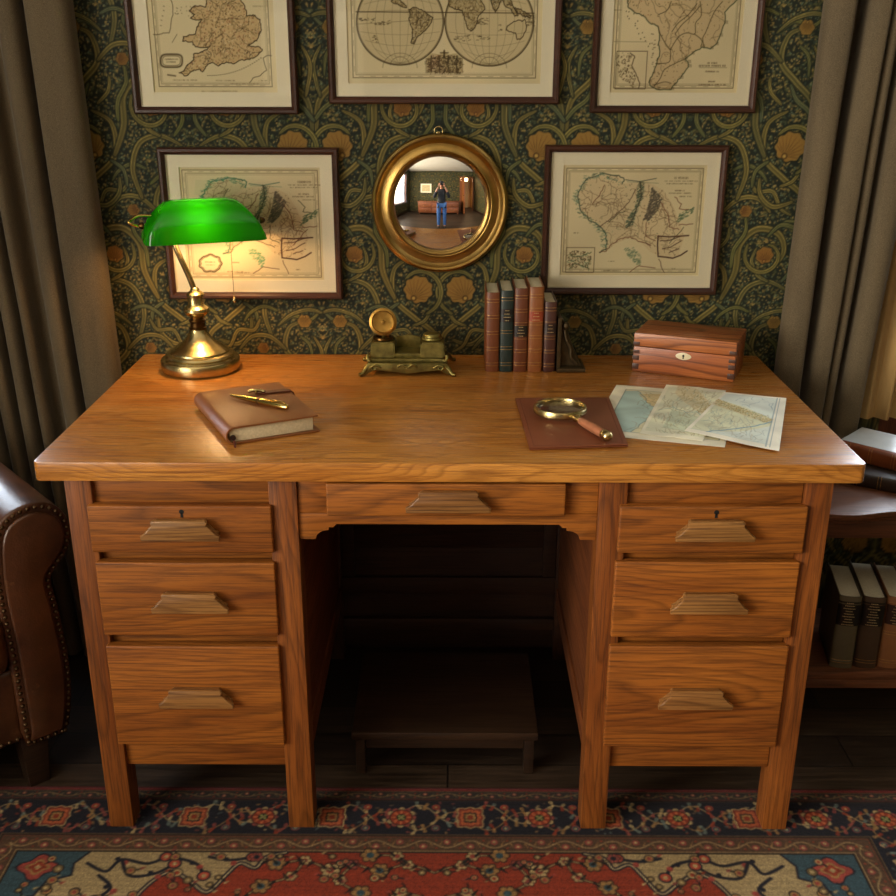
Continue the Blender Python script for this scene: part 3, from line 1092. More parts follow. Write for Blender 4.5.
# top slab (softly rounded front corners)
sl = []
for cxk, cyk, a0 in ((HW - .012, .012, -PI / 2), (HW - .012, DD - .012, 0), (-HW + .012, DD - .012, PI / 2), (-HW + .012, .012, PI)):
    for k in range(5):
        a = a0 + PI / 2 * k / 4
        sl.append((cxk + .012 * math.cos(a), cyk + .012 * math.sin(a) - DD / 2))
sl = [(x * 1.0065 if x > 0 else x, y) for x, y in sl]
prism('desk_top', sl, -(DT - DB) / 2, (DT - DB) / 2, M_TOP, desk, 'z', .0035, (0, DD / 2, (DT + DB) / 2))
M_KNEELEG = wood('shaded_rear_leg', '#4a2b17', '#381f10', '#1a0c06', 'z', rough=.5, tone=.05)  # leg oak darkened in colour to imitate the kneehole shade
FY = 0.012
LZ = RGT + .0001
for s in (-1, 1):
    a, b = sorted((s * (.6025 if s < 0 else .604), s * (.648 if s < 0 else .650)))
    box('leg', M_OAKZ, desk, a, b, FY, FY + .05, LZ, DB, .003)
    box('leg', M_OAKZ, desk, a, b, DD - .065, DD - .018, 0.0005, DB, .003)
    a, b = sorted((s * .2555, s * .304))
    box('leg', M_OAKZ, desk, a, b, FY, FY + .05, LZ, DB, .003)
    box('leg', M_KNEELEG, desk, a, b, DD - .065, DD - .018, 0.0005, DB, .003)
    # outer and inner pedestal sides
    a, b = sorted((s * .625, s * .640))
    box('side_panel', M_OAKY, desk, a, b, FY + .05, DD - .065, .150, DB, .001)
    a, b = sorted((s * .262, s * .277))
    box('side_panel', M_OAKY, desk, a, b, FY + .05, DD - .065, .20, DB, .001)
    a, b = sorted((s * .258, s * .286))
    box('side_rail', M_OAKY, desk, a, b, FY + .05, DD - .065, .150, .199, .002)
    a, b = sorted((s * .304, s * .6025))
    # rails between the drawers
    box('front_rail', M_OAKX, desk, a, b, FY + .010, FY + .028, .675, DB, .0015)
    box('front_rail', M_OAKX, desk, a, b, FY + .014, FY + .030, .565, .600, .0015)
    box('front_rail', M_OAKX, desk, a, b, FY + .014, FY + .030, .398, .434, .0015)
    box('bottom_rail', M_OAKX, desk, a, b, FY + .010, FY + .028, .141, .205, .0015)
    box('pedestal_bottom', M_OAKY, desk, a, b, FY + .03, DD - .065, .152, .164, .001)
    box('back_rail', M_OAKX, desk, a, b, DD - .040, DD - .025, .152, .712, .001)
# kneehole: back modesty boards and the top rail over the centre drawer
M_KNEE = wood('shaded_knee_oak', '#3c2414', '#2c190d', '#160a05', 'x', rough=0.5, ring=14, along=1, curve=30, wob=1.2, pore=.5, lines=.4, tone=.1)  # back boards' oak with the deep kneehole shade put into its colour
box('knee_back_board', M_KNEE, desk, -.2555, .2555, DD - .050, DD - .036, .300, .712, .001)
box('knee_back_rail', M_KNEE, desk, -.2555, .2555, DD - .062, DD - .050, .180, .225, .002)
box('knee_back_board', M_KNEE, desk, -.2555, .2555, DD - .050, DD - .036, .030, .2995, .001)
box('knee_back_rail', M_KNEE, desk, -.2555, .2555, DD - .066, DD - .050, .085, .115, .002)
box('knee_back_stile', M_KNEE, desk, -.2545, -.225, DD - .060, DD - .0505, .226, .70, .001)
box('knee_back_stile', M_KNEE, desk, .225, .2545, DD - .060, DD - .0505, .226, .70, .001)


def apron_poly():
    L = [(-.2550, .612), (-.229, .612)]
    cur = []
    for k in range(7):
        t = k / 6
        a = PI * (1 - t * .5)
        cur.append((-.2045 + .0225 * math.cos(a) , .6135 + .0155 * math.sin(a)))
    L += cur + [(-.2045, .6345), (-.1965, .6345), (-.191, .6405)]
    R = [(-x, z) for x, z in L[::-1]]
    return L + R + [(.2550, .661), (-.2550, .661)]


prism('knee_apron', [(x, z - .64) for x, z in apron_poly()], -.009, .009, M_OAKX, desk, 'y', .001, (0, FY + .015, .64))
box('knee_corner_block', M_OAKX, desk, -.2550, -.2055, FY + .006, FY + .024, .6615, DB, .001)
box('knee_corner_block', M_OAKX, desk, .2005, .2550, FY + .006, FY + .024, .6615, DB, .001)


def handle(par, x, z, y, w=.134, zo=0.0):
    """carved bracket pull: a bar with ogee ends, hollowed beneath"""
    h = .038
    wt, wb = w * .33, w * .5
    side = [(wt, h / 2), (wt + .004, h * .42), (wt + .003, h * .25), (wt + .010, h * .06), (wb - .006, -h * .16), (wb + .001, -h * .28), (wb, -h / 2)]
    poly = side + [(-a, b) for a, b in side[::-1]]
    bm = bmesh.new()
    # lofted: narrow against the drawer, full at the face; ends carved back
    prev = None
    for d, sc, dz, hs in ((0, .93, .0, .80), (-.007, .91, .0, .84), (-.012, .985, .0, .97), (-.015, 1.0, 0, 1.0), (-.0185, .985, -.0005, .96), (-.0195, .955, -.001, .88)):
        ring = [bm.verts.new((px * sc, d, pz * hs + dz)) for px, pz in poly]
        if prev:
            n = len(ring)
            for i in range(n):
                bm.faces.new((prev[i], ring[i], ring[(i + 1) % n], prev[(i + 1) % n]))
        else:
            bm.faces.new(ring)
        prev = ring
    bm.faces.new(prev[::-1])
    o = obj('handle', bm, M_HANDLE, par, (x, y, z), smooth=30)
    return o


def drawer(x0, x1, z0, z1, keyhole=False, hz=0.0, hx=0.0, hw=.134):
    xc, zc = (x0 + x1) / 2, (z0 + z1) / 2
    y0, y1 = FY - .010, FY + .010
    d = box('drawer', M_OAKX, desk, x0, x1, y0, y1, z0, z1, .0035, 3)
    handle(d, hx, hz, -(y1 - y0) / 2 - .0002, hw)
    # drawer box behind the front
    if keyhole:
        bm = bmesh.new()
        add_prism(bm, [(.0042 * math.cos(a), .0042 * math.sin(a)) for a in [2 * PI * k / 14 for k in range(14)]], -.0006, .0004, 'y')
        add_prism(bm, [(-.0016, -.002), (.0016, -.002), (.0026, -.0105), (-.0026, -.0105)], -.0006, .0004, 'y')
        obj('keyhole', bm, M_BLACK, d, (hx + .002, -(y1 - y0) / 2, (z1 - z0) / 2 - .010))
    return d


drawer(-.611, -.2985, .5925, .680, True, .006, .002)
drawer(-.609, -.2985, .4295, .5735, False, .002, .006)
drawer(-.609, -.300, .1985, .4080, False, .006, .002)
drawer(.291, .609, .5945, .682, True, .006, .002)
drawer(.289, .607, .4295, .5775, False, .002, .006)
drawer(.288, .607, .1985, .4115, False, .006, -.001)
drawer(-.205, .199, .6622, .7215, False, .004, .004, .142)

# ------------------------------------------------------------------ banker's lamp
LX, LY = -.535, .560
lamp = thing('desk_lamp', 'brass bankers lamp with a green glass shade, lit, on the left of the desk', 'lamp', (LX, LY, DT))
lathe('base', [(r * .965, z) for r, z in [(0, .0006), (.078, .0006), (.085, .002), (.0865, .005), (.0865, .0235), (.0845, .0265), (.077, .0265), (.0745, .029), (.0765, .033), (.0735, .0375), (.0655, .0395), (.0645, .043), (.058, .048), (.049, .0535), (.037, .061), (.027, .071), (.0205, .082), (.0185, .089)]], M_BRASS, lamp, segs=64)
lathe('neck_band', [(.0185, .089), (.0185, .092), (.0160, .0935), (.0155, .103), (.0180, .106), (.0180, .109), (.0140, .111)], M_BRASSDARK, lamp, segs=40)
lathe('stem_knop', [(.0140, .111), (.016, .116), (.0245, .122), (.0270, .128), (.0255, .134), (.019, .139), (.0165, .143), (.0165, .158), (.0185, .160), (.0185, .164), (.015, .168), (.009, .172), (0, .172)], M_BRASS, lamp, segs=40)
# the bent arm
arm = smooth_path([(.000, 0, .166), (-.002, 0, .176), (-.010, -.004, .205), (-.022, -.008, .240), (-.031, -.008, .268), (-.035, -.004, .30), (-.030, .004, .327), (-.012, .004, .338)], 6)
tube('arm', arm, .0062, M_BRASS, lamp, 12)
lathe('arm_collar', [(0, .164), (.009, .166), (.0105, .170), (.009, .175), (.006, .178), (0, .178)], M_BRASS, lamp, segs=20)

SHM = Matrix.Translation((.029, -.006, .3165)) @ Matrix.Rotation(math.radians(20), 4, 'Z')


def shade_mesh(off, name, mat):
    """long glass hood: profile swept along its length, rounded ends slanting outwards to the rim"""
    nu, nv = 41, 25
    bm = bmesh.new()
    g = []
    for i in range(nu):
        t = -1 + 2 * i / (nu - 1)
        row = []
        for j in range(nv):
            ph = PI * j / (nv - 1)          # 0 front rim .. pi back rim
            s = math.sin(ph)
            L = .121 - .036 * s ** 1.3
            k = (1 - abs(t) ** 7) ** .40 if abs(t) < 1 else 0
            k = .50 + .50 * k
            x = L * math.copysign(abs(t) ** .93, t)
            ry, rz = .062 - off, .080 - off
            y = -ry * math.copysign(abs(math.cos(ph)) ** .85, math.cos(ph)) * (k * .45 + .55)
            z = rz * s ** .62 * k
            row.append(bm.verts.new((x * (1 - off * 6), y, z - .036)))
        g.append(row)
    for i in range(nu - 1):
        for j in range(nv - 1):
            bm.faces.new((g[i][j], g[i + 1][j], g[i + 1][j + 1], g[i][j + 1]))
    bm.faces.new(g[0])
    bm.faces.new(g[-1][::-1])
    bmesh.ops.transform(bm, matrix=SHM, verts=bm.verts)
    o = obj(name, bm, mat, lamp, smooth=60)
    m = o.modifiers.new('thick', 'SOLIDIFY')
    m.thickness = .0022
    m.offset = 0
    return o


def shade_glass():
    t = NT('green_cased_glass')
    t.set(color=C4('#06520c'), rough=0.08, coat=0.6, coat_rough=0.04)
    tr = t.new('ShaderNodeBsdfTranslucent')
    tr.inputs[0].default_value = C4('#58c80c')
    mx = t.new('ShaderNodeMixShader')
    mx.inputs[0].default_value = 0.42
    t.put(mx.inputs[1], t.p.outputs[0])
    t.put(mx.inputs[2], tr.outputs[0])
    t.put(t.n['Material Output'].inputs[0], mx.outputs[0])
    return t.m


def opal_glass():
    t = NT('white_opal_glass')
    t.set(color=C4('#f4efe0'), rough=0.4)
    tr = t.new('ShaderNodeBsdfTranslucent')
    tr.inputs[0].default_value = C4('#f4efe0')
    tr = t.new('ShaderNodeBsdfTransparent')
    mx = t.new('ShaderNodeMixShader')
    mx.inputs[0].default_value = 0.62
    t.put(mx.inputs[1], t.p.outputs[0])
    t.put(mx.inputs[2], tr.outputs[0])
    t.put(t.n['Material Output'].inputs[0], mx.outputs[0])
    return t.m


shade_mesh(0, 'glass_shade', shade_glass())
shade_mesh(.0042, 'shade_lining', opal_glass())


def shp(x, y, z):
    return SHM @ Vector((x, y, z))


# end knobs, left yoke, bulb and pull chain
for s in (-1, 1):
    bm = bmesh.new()
    add_lathe(bm, [(0, -.002), (.006, -.002), (.0075, .001), (.006, .006), (.0035, .009), (0, .010)], 18)
    R = SHM @ Matrix.Translation((s * .119, 0, -.004)) @ Matrix.Rotation(s * PI / 2, 4, 'Y')
    bmesh.ops.transform(bm, matrix=R, verts=bm.verts)
    obj('shade_knob', bm, M_BRASSDARK, lamp, smooth=40)
tube('yoke', smooth_path([shp(-.118, .004, -.008), shp(-.126, .0, -.005), shp(-.141, -.006, .001), shp(-.146, -.004, .005), shp(-.140, .004, .008), shp(-.125, .014, .014), shp(-.10, .02, .012)], 6), .0030, M_GOLDPEN, lamp, 10)
M_BULB = NT('warm_bulb').set(color=C4('#fff0d0'), emit=(1.0, 0.62, 0.28, 1), emit_s=9.0, rough=0.4).m
bm = bmesh.new()
add_lathe(bm, [(0, -.040), (.008, -.038), (.0125, -.030), (.0135, -.010), (.0135, .020), (.011, .034), (.0085, .040), (0, .040)], 20)
bmesh.ops.transform(bm, matrix=SHM @ Matrix.Translation((.0, 0, .020)) @ Matrix.Rotation(PI / 2, 4, 'Y'), verts=bm.verts)
obj('bulb', bm, M_BULB, lamp, smooth=50)
bl = bpy.data.lights.new('lamp_bulb_light', 'POINT')
bl.energy = 2.4
bl.color = (1.0, 0.58, 0.27)
bl.shadow_soft_size = 0.03
blo = bpy.data.objects.new('lamp_bulb_light', bl)
link(blo, lamp)
blo.location = shp(-.012, -.016, .010)
pc = shp(.052, -.01, 0)
bm = bmesh.new()
z = pc.z - .03
k = 0
while z > .156:
    bmesh.ops.create_uvsphere(bm, u_segments=6, v_segments=4, radius=.0011, matrix=Matrix.Translation((pc.x, pc.y, z)))
    z -= .0024
obj('pull_chain', bm, M_BRASS, lamp)
lathe('pull_bead', [(0, -.008), (.003, -.006), (.0042, -.002), (.003, .002), (.0012, .005), (0, .006)], M_BRASS, lamp, (pc.x, pc.y, .152), segs=14)

# ------------------------------------------------------------------ bronze inkstand
ink = thing('inkstand', 'ornate bronze double inkstand with its left lid open, in the middle of the desk back', 'inkstand', (-.088, .565, DT))
bp = [(-.086, -.052), (-.05, -.047), (0, -.050), (.05, -.047), (.086, -.052), (.083, .0), (.086, .048), (-.086, .048), (-.083, 0)]
prism('tray', bp, .012, .026, M_BRONZE, ink, 'z', .003)
prism('tray_moulding', [(x * .93, y * .9) for x, y in bp], .026, .034, M_BRONZE, ink, 'z', .002)
sk = [(-.094, .001), (-.084, .004), (-.07, .013), (-.03, .009), (0, .005), (.03, .009), (.07, .013), (.084, .004), (.094, .001), (.088, .018), (.082, .028), (-.082, .028), (-.088, .018)]
prism('skirt', sk, -.057, -.050, M_BRONZE, ink, 'y', .0015)
for sx in (-1, 1):
    for sy in (-1, 1):
        tube('foot', smooth_path([(sx * .076, sy * .044, .022), (sx * .086, sy * .052, .016), (sx * .094, sy * .058, .006), (sx * .101, sy * .062, .0045)], 5), [.008, .008, .0075, .007, .0065, .006, .0055, .005, .0048, .0045, .0044, .0043, .0042, .0042, .0042, .0042], M_BRONZE, ink, 10)
for sx in (-1, 1):
    bm = bmesh.new()
    x0, x1 = sorted((sx * .026, sx * .079))
    a = [(x0, -.036), (x1, -.036), (x1, .032), (x0, .032)]
    lo = [bm.verts.new((x, y, .033)) for x, y in a]
    mx_, my_ = (x0 + x1) / 2, 0
    hi = [bm.verts.new((mx_ + (x - mx_) * .93, my_ + (y - my_) * .9, .066)) for x, y in a]
    bm.faces.new(lo[::-1])
    bm.faces.new(hi)
    for i in range(4):
        bm.faces.new((lo[i], lo[(i + 1) % 4], hi[(i + 1) % 4], hi[i]))
    bmesh.ops.bevel(bm, geom=list(bm.edges), offset=.003, segments=2, affect='EDGES')
    w = obj('inkwell', bm, M_BRONZE, ink, smooth=40)
    lathe('well_rim', [(.012, .066), (.021, .0655), (.023, .068), (.022, .072), (.018, .073), (.016, .071), (.0155, .060), (0, .060)], M_BRONZE if sx > 0 else M_BRASSDARK, w, (mx_, 0, 0), segs=28)
prism('pen_tray', [(-.027, -.030), (.027, -.030), (.027, .030), (-.027, .030)], .033, .042, M_BRONZE, ink, 'z', .002)
prism('back_plate', [(-.027, .034), (.027, .034), (.026, .064), (.012, .067), (0, .070), (-.012, .067), (-.026, .064)], .026, .032, M_BRONZE, ink, 'y', .001)
bm = bmesh.new()
add_lathe(bm, [(0, -.004), (.006, -.0045), (.020, -.003), (.024, -.0005), (.0275, .001), (.0295, 0), (.0290, .003), (.024, .0045), (.022, .002), (.010, .0005), (.004, .001), (.003, .003), (0, .0035)], 36)
bmesh.ops.transform(bm, matrix=Matrix.Translation((-.052, -.010, .106)) @ Matrix.Rotation(math.radians(80), 4, 'X'), verts=bm.verts)
obj('open_lid', bm, M_BRONZELID, ink, smooth=40)
tube('lid_hinge', [(-.052, .004, .068), (-.052, .002, .080)], .004, M_BRONZE, ink, 8)
lathe('closed_lid', [(0, .0815), (.010, .081), (.0175, .079), (.0195, .076), (.0195, .071), (.018, .0705), (0, .0705)], M_BRONZE, ink, (.052, 0, 0), segs=28)
tube('scroll', smooth_path([(-.02, -.0575, .020), (-.012, -.059, .026), (0, -.0595, .020), (.012, -.059, .026), (.02, -.0575, .020)], 5), .0028, M_BRONZE, ink, 8)
for sx in (-1, 1):
    tube('scroll', smooth_path([(sx * .056, -.0575, .018), (sx * .066, -.059, .024), (sx * .076, -.059, .020), (sx * .072, -.059, .014), (sx * .066, -.059, .017)], 5), .0026, M_BRONZE, ink, 8)
    tube('scroll', smooth_path([(sx * .079, -.050, .03), (sx * .084, -.048, .036), (sx * .083, -.044, .042)], 5), .004, M_BRONZE, ink, 8)


# ------------------------------------------------------------------ books
def book(name, t, d, h, cover, parent=None, bands=5, label=None, tooling='#b0894a', lab_at=.62, rough_edges=False, pages=None, groove=.0022):
    """upright book in its own frame: spine faces -y, thickness along x, base z=0"""
    root = parent
    B = .0022
    # case: boards and rounded spine in one outline
    n = 9
    pts = []
    for k in range(n):
        a = PI + PI * k / (n - 1)
        pts.append((t / 2 * math.cos(a), t * .16 * math.sin(a)))
    outer = pts + [(t / 2, d), (t / 2 - B, d)]
    inn = []
    for k in range(n):
        a = PI * 2 - PI * k / (n - 1)
        inn.append(((t / 2 - B) * math.cos(a), t * .16 * math.sin(a) + B))
    outer = outer + inn + [(-t / 2 + B, d), (-t / 2, d)]
    prism('cover', outer, .0005, h, cover, root, 'z', .0004)
    box('page_block', pages or M_PAGES, root, -t / 2 + B + .0002, t / 2 - B - .0002, B, d - .004, .003, h - .0035, .0006)
    gt = plain(name + '_tooling', tooling, .35, .6, var=.3, scale=120)
    for k in range(bands):
        z = h * (.10 + .80 * k / max(1, bands - 1))
        sp = [((t / 2 + .0006) * math.cos(PI + PI * q / 8), (t * .16 + .0013) * math.sin(PI + PI * q / 8)) for q in range(9)]
        o2 = [(x * .93, y * .55) for x, y in sp[::-1]]
        prism('raised_band', sp + o2, z - .0014, z + .0014, cover, root, 'z', .0004)
        for dz in (-.0034, .0030):
            s2 = [((t / 2) * math.cos(PI * 1.06 + PI * .88 * q / 8), (t * .16 + .0004) * math.sin(PI * 1.06 + PI * .88 * q / 8)) for q in range(9)]
            prism('gilt_line', s2 + [(x * .93, y * .6) for x, y in s2[::-1]], z + dz - .0004, z + dz + .0004, gt, root, 'z')
    if label is not None:
        lm, z0, z1 = label
        s2 = [((t / 2 + .0001) * math.cos(PI * 1.07 + PI * .86 * q / 8), (t * .16 + .0007) * math.sin(PI * 1.07 + PI * .86 * q / 8)) for q in range(9)]
        lb = prism('title_label', s2 + [(x * .92, y * .6) for x, y in s2[::-1]], h * z0, h * z1, lm, root, 'z')
        gl = plain(name + '_lettering', '#b8a478', .45, .3, var=.2)
        m = max(2, int((z1 - z0) * h / .006))
        bm = bmesh.new()
        r2 = random.Random(len(name) * 7 + int(h * 1000))
        for k in range(m):
            z = h * (z1 - (z1 - z0) * (k + .5) / m)
            w = (.5 + .35 * ((k * 7) % 3) / 2) * t * .62
            x = -w / 2
            while x < w / 2:
                l = r2.uniform(.0012, .0030)
                x2 = min(x + l, w / 2)
                xm = (x + x2) / 2
                yy = -(t * .16 + .0009) * math.sqrt(max(0, 1 - (xm / (t / 2)) ** 2))
                add_box(bm, x, x2, yy - .0003, yy + .0002, z - .0007, z + .0007)
                x = x2 + .0008
        obj('lettering', bm, gl, lb)


books_spec = [
    ('antique_book', .0285, .125, .172, leather('red_tan_calf', '#542912', '#7a4220', .42, 300, '#a8683c'), 'tan leather book at the left end of the row, beside the inkstand', None, .0925, 5),
    ('antique_book', .0275, .130, .176, leather('dark_teal_calf', '#12211f', '#1d302c', .42, 300), 'dark blue-green leather book, second in the row on the desk', (plain('teal_label', '#1a1210', .4), .62, .78), .1220, 5),
    ('antique_book', .0290, .125, .181, leather('red_brown_calf', '#4c2410', '#70391c', .42, 300, '#a05c38'), 'red-brown leather book with a small black spine label, middle of the row', (plain('black_label', '#120d0b', .4), .42, .56), .1520, 6),
    ('antique_book', .0305, .125, .184, leather('light_tan_calf', '#6e3c18', '#94592c', .42, 300, '#6a3218'), 'light tan leather book with gilt spine, tallest in the row', (plain('tan_label', '#8e3a20', .4), .60, .72), .1835, 6),
    ('antique_book', .0255, .120, .152, leather('dark_brown_calf', '#33160f', '#4a241a', .42, 300, '#6e3c28'), 'short dark brown leather book at the right end, against the bookend', (plain('brown_label', '#22100b', .4), .55, .70), .2140, 5),
]
for i, (nm, t, d, h, mt, lab, lb, x, nb) in enumerate(books_spec):
    r = thing(nm, lab, 'book', (x, .546, DT), 0, None)
    book('antique_book%d' % i, t, d - .006, h, mt, r, nb, lb)

be = thing('bookend', 'dark bronze wedge shaped bookend propping the row of old books', 'bookend', (.2300, .566, DT))
prism('base', [(0.0, -.030), (.062, -.028), (.062, .055), (0.0, .055)], .0005, .009, M_PEWTER, be, 'z', .002)
prism('upright', [(0.0, .009), (.008, .009), (.008, .118), (0.0, .118)], -.024, .05, M_PEWTER, be, 'y', .001)
fin = smooth_path([(.008, 0, .112), (.013, 0, .110), (.020, 0, .092), (.030, 0, .066), (.040, 0, .042), (.049, 0, .024), (.056, 0, .009)], 4)
prism('figure', [(p.x, p.z) for p in fin] + [(.008, .009)], -.010, .026, M_PEWTER, be, 'y', .004)
tube('relief', smooth_path([(.016, -.012, .090), (.020, -.014, .070), (.030, -.014, .050), (.032, -.014, .030), (.044, -.014, .016)], 5), .0045, M_PEWTER, be, 8)
lathe('relief_head', [(0, -.009), (.006, -.006), (.008, 0), (.006, .006), (0, .009)], M_PEWTER, be, (.018, -.010, .098), segs=16)

# ------------------------------------------------------------------ wooden box with ivory escutcheon
bx = thing('wooden_box', 'reddish rosewood box with dovetailed corners and an ivory keyhole plate', 'box', (.5175, .570, DT), math.radians(-23))
BW, BD, BH = .213, .130, .085
zl = .056
box('body', M_BOXWOOD, bx, -BW / 2, BW / 2, -BD / 2, BD / 2, .0005, zl - .0006, .0015)
lid = box('lid', M_BOXWOOD, bx, -BW / 2 - .0005, BW / 2 + .0005, -BD / 2 - .0005, BD / 2 + .0005, zl + .0006, BH, .002)
for sx in (-1, 1):
    for zz0, hh in ((.006, .012), (.026, .010), (.041, .007), (.058, .008)):
        w = .013
        x0, x1 = sorted((sx * (BW / 2 + .0011), sx * (BW / 2 - w)))
        box('finger_joint', M_BOXDARK, bx, x0, x1, -BD / 2 - .0011, -BD / 2 + .012, zz0, zz0 + hh, .0003)
es = []
for k in range(24):
    a = 2 * PI * k / 24
    es.append((.0165 * math.cos(a) * abs(math.cos(a)) ** .35 , .0078 * math.sin(a)))
e = prism('escutcheon', es, -.0012, .0004, M_IVORY, bx, 'y', .0003, (.0, -BD / 2 - .0001, .0445))
bm = bmesh.new()
add_prism(bm, [(.0024 * math.cos(2 * PI * k / 12), .0012 + .0024 * math.sin(2 * PI * k / 12)) for k in range(12)], -.0017, -.001, 'y')
add_prism(bm, [(-.0009, 0), (.0009, 0), (.0015, -.0050), (-.0015, -.0050)], -.0017, -.001, 'y')
obj('keyhole', bm, M_BLACK, e)

# ------------------------------------------------------------------ journal and pen
J0 = Vector((-.384, .068))
jr = thing('journal', 'thick tan leather journal with a wrap strap, lying on the left of the desk', 'notebook', (-.3575, .2180, DT), math.radians(26.5))
# local frame: x = away from spine (width), y = along spine
JW, JL, JT = .165, .228, .032
jl = -JW / 2
cov = []
for k in range(9):
    a = -PI / 2 - PI * k / 8
    cov.append((jl + .012 + .0155 * math.cos(a), JT / 2 + JT / 2 * math.sin(a)))
th = .0034
inner = [(jl + .012 + (x - jl - .012) * .76, JT / 2 + (z - JT / 2) * .79) for x, z in cov[::-1]]
cov2 = cov + [(-jl, JT), (-jl + .001, JT - th / 2), (-jl, JT - th)] + inner + [(-jl, th), (-jl + .004, th / 2), (-jl, 0.0)]
jc = prism('cover', cov2, -JL / 2, JL / 2, M_JOURNAL, jr, 'y', .0008, (0, 0, .0008))
box('page_block', plain('journal_paper', '#c9bb98', .85, var=.12, scale=260), jr, jl + .005, -jl - .008, -JL / 2 + .005, JL / 2 - .005, th + .0012, JT - th + .0004, .0008)
tube('spine_roll', [(jl + .010, -JL / 2 + .002, .0125), (jl + .010, JL / 2 - .002, .0125)], .0052, plain('spine_lining', '#2a120a', .6), jr, 10)
sm = leather('strap_leather', '#54261a', '#6a3424', .4, 200)
st = smooth_path([(.020, .052, JT + .0018), (.045, .050, JT + .0022), (-jl - .002, .046, JT + .0022), (-jl + .006, .046, JT - .006), (-jl + .0075, .046, .018), (-jl + .006, .046, .006), (-jl - .002, .046, .0012)], 5)
bm = bmesh.new()
pv = None
for p in st:
    q = [bm.verts.new((p.x, p.y + dy, p.z)) for dy in (-.008, .008)]
    if pv:
        bm.faces.new((pv[0], q[0], q[1], pv[1]))
    pv = q
so = obj('strap', bm, sm, jr, smooth=60)
m = so.modifiers.new('thick', 'SOLIDIFY')
m.thickness = .0016
m.offset = 1
tube('clasp', smooth_path([(.006, .060, JT + .006), (.018, .055, JT + .0085), (.030, .050, JT + .007), (.034, .046, JT + .006)], 5), .0032, M_BRASS, jr, 8)
tube('clasp', [(.016, .044, JT + .0052), (.022, .062, JT + .0052)], .0022, M_BRASS, jr, 8)
tube('tassel', smooth_path([(jl + .012, -JL / 2 + .002, .006), (jl + .010, -JL / 2 - .008, .003), (jl + .008, -JL / 2 - .014, .0022)], 4), .0022, sm, jr, 8)

pa, pb = Vector((-.4085, .249, DT + JT + .0072)), Vector((-.289, .1755, DT + JT + .0072))
pen = thing('fountain_pen', 'gold fountain pen lying across the tan journal', 'pen', (pa + pb) / 2, math.atan2(pb.y - pa.y, pb.x - pa.x))
HL = (pb - pa).length / 2
RY = (0, PI / 2, 0)
lathe('barrel', [(0, -HL), (.0022, -HL + .001), (.0034, -HL + .010), (.0050, -HL + .036), (.0056, -.004), (.0056, 0.0)], M_GOLDPEN, pen, rot=RY, segs=20)
lathe('centre_band', [(.0058, -.002), (.0060, -.001), (.0060, .003), (.0058, .004)], M_BRASSDARK, pen, rot=RY, segs=20)
lathe('cap', [(.0058, .003), (.0062, .006), (.0062, .040), (.0056, HL - .006), (.0044, HL - .001), (0, HL)], M_GOLDPEN, pen, rot=RY, segs=20)
tube('clip', [(HL - .006, 0, .006), (HL - .010, 0, .0082), (HL - .040, 0, .0076), (HL - .042, 0, .0064)], .0011, M_GOLDPEN, pen, 8)

# ------------------------------------------------------------------ leather pad, magnifier
pd = thing('leather_pad', 'flat russet leather folder lying under the magnifying glass', 'leather folder', (0, -.013, DT + .0012))
pp = [(.1395, .072), (.311, .091), (.3155, .358), (.131, .354)]
prism('cover', pp, .0003, .0022, M_PAD, pd, 'z', .0012)
prism('inner_leaf', [(x * .985 + .0035, y * .97 + .007) for x, y in pp], .0022, .0032, plain('pad_lining', '#4a2418', .6), pd, 'z', .0003)
prism('cover', pp, .0032, .0052, M_PAD, pd, 'z', .0012)
st_c = [(pp[0][0] + .008, pp[0][1] + .008), (pp[1][0] - .008, pp[1][1] + .006), (pp[2][0] - .008, pp[2][1] - .008), (pp[3][0] + .008, pp[3][1] - .008)]
bm = bmesh.new()
for i in range(4):
    a, b = Vector(st_c[i]), Vector(st_c[(i + 1) % 4])
    n = int((b - a).length / .004)
    for k in range(n):
        p = a + (b - a) * (k + .2) / n
        q = a + (b - a) * (k + .75) / n
        add_tube(bm, [(p.x, p.y, .0053), (q.x, q.y, .0053)], .0004, 4)
obj('stitching', bm, plain('brown_thread', '#5a2a1a', .7), pd)

mg = thing('magnifying_glass', 'brass rimmed magnifying glass with a wooden handle, on the russet folder', 'magnifying glass', (.2085, .240, DT + .0064), 0)
RL = .047
ring = [(RL - .0035, .0045), (RL, .004), (RL + .0028, .0065), (RL + .0032, .013), (RL + .0015, .017), (RL - .0025, .0168), (RL - .0035, .013), (RL - .0035, .0045)]
TL = .0
rim = lathe('rim', [(r, z) for r, z in ring], M_BRASS, mg, (0, 0, 0), segs=56)


def lens_glass():
    t = NT('lens_glass')
    t.set(color=(1, 1, 1, 1), rough=0.0, trans=1.0, ior=1.45)
    return t.m


lathe('lens', [(0, .0078), (RL * .5, .0084), (RL - .0036, .0098), (RL - .0036, .0112), (RL * .5, .0136), (0, .0146)], M_GLASS, mg, segs=48, smooth=60)
hd = Vector((.276 - .2085, .101 - .252, 0)).normalized()
a0 = hd * (RL + .002)


def along(s, z=.0105):
    return Vector((hd.x * s, hd.y * s, z))


def mag_lathe(name, prof, mat):
    M = Matrix.Translation((0, 0, .0105)) @ Matrix.Rotation(math.atan2(hd.y, hd.x), 4, 'Z') @ Matrix.Rotation(PI / 2, 4, 'Y')
    bm = bmesh.new()
    add_lathe(bm, prof, 24, M)
    return obj(name, bm, mat, mg, smooth=40)


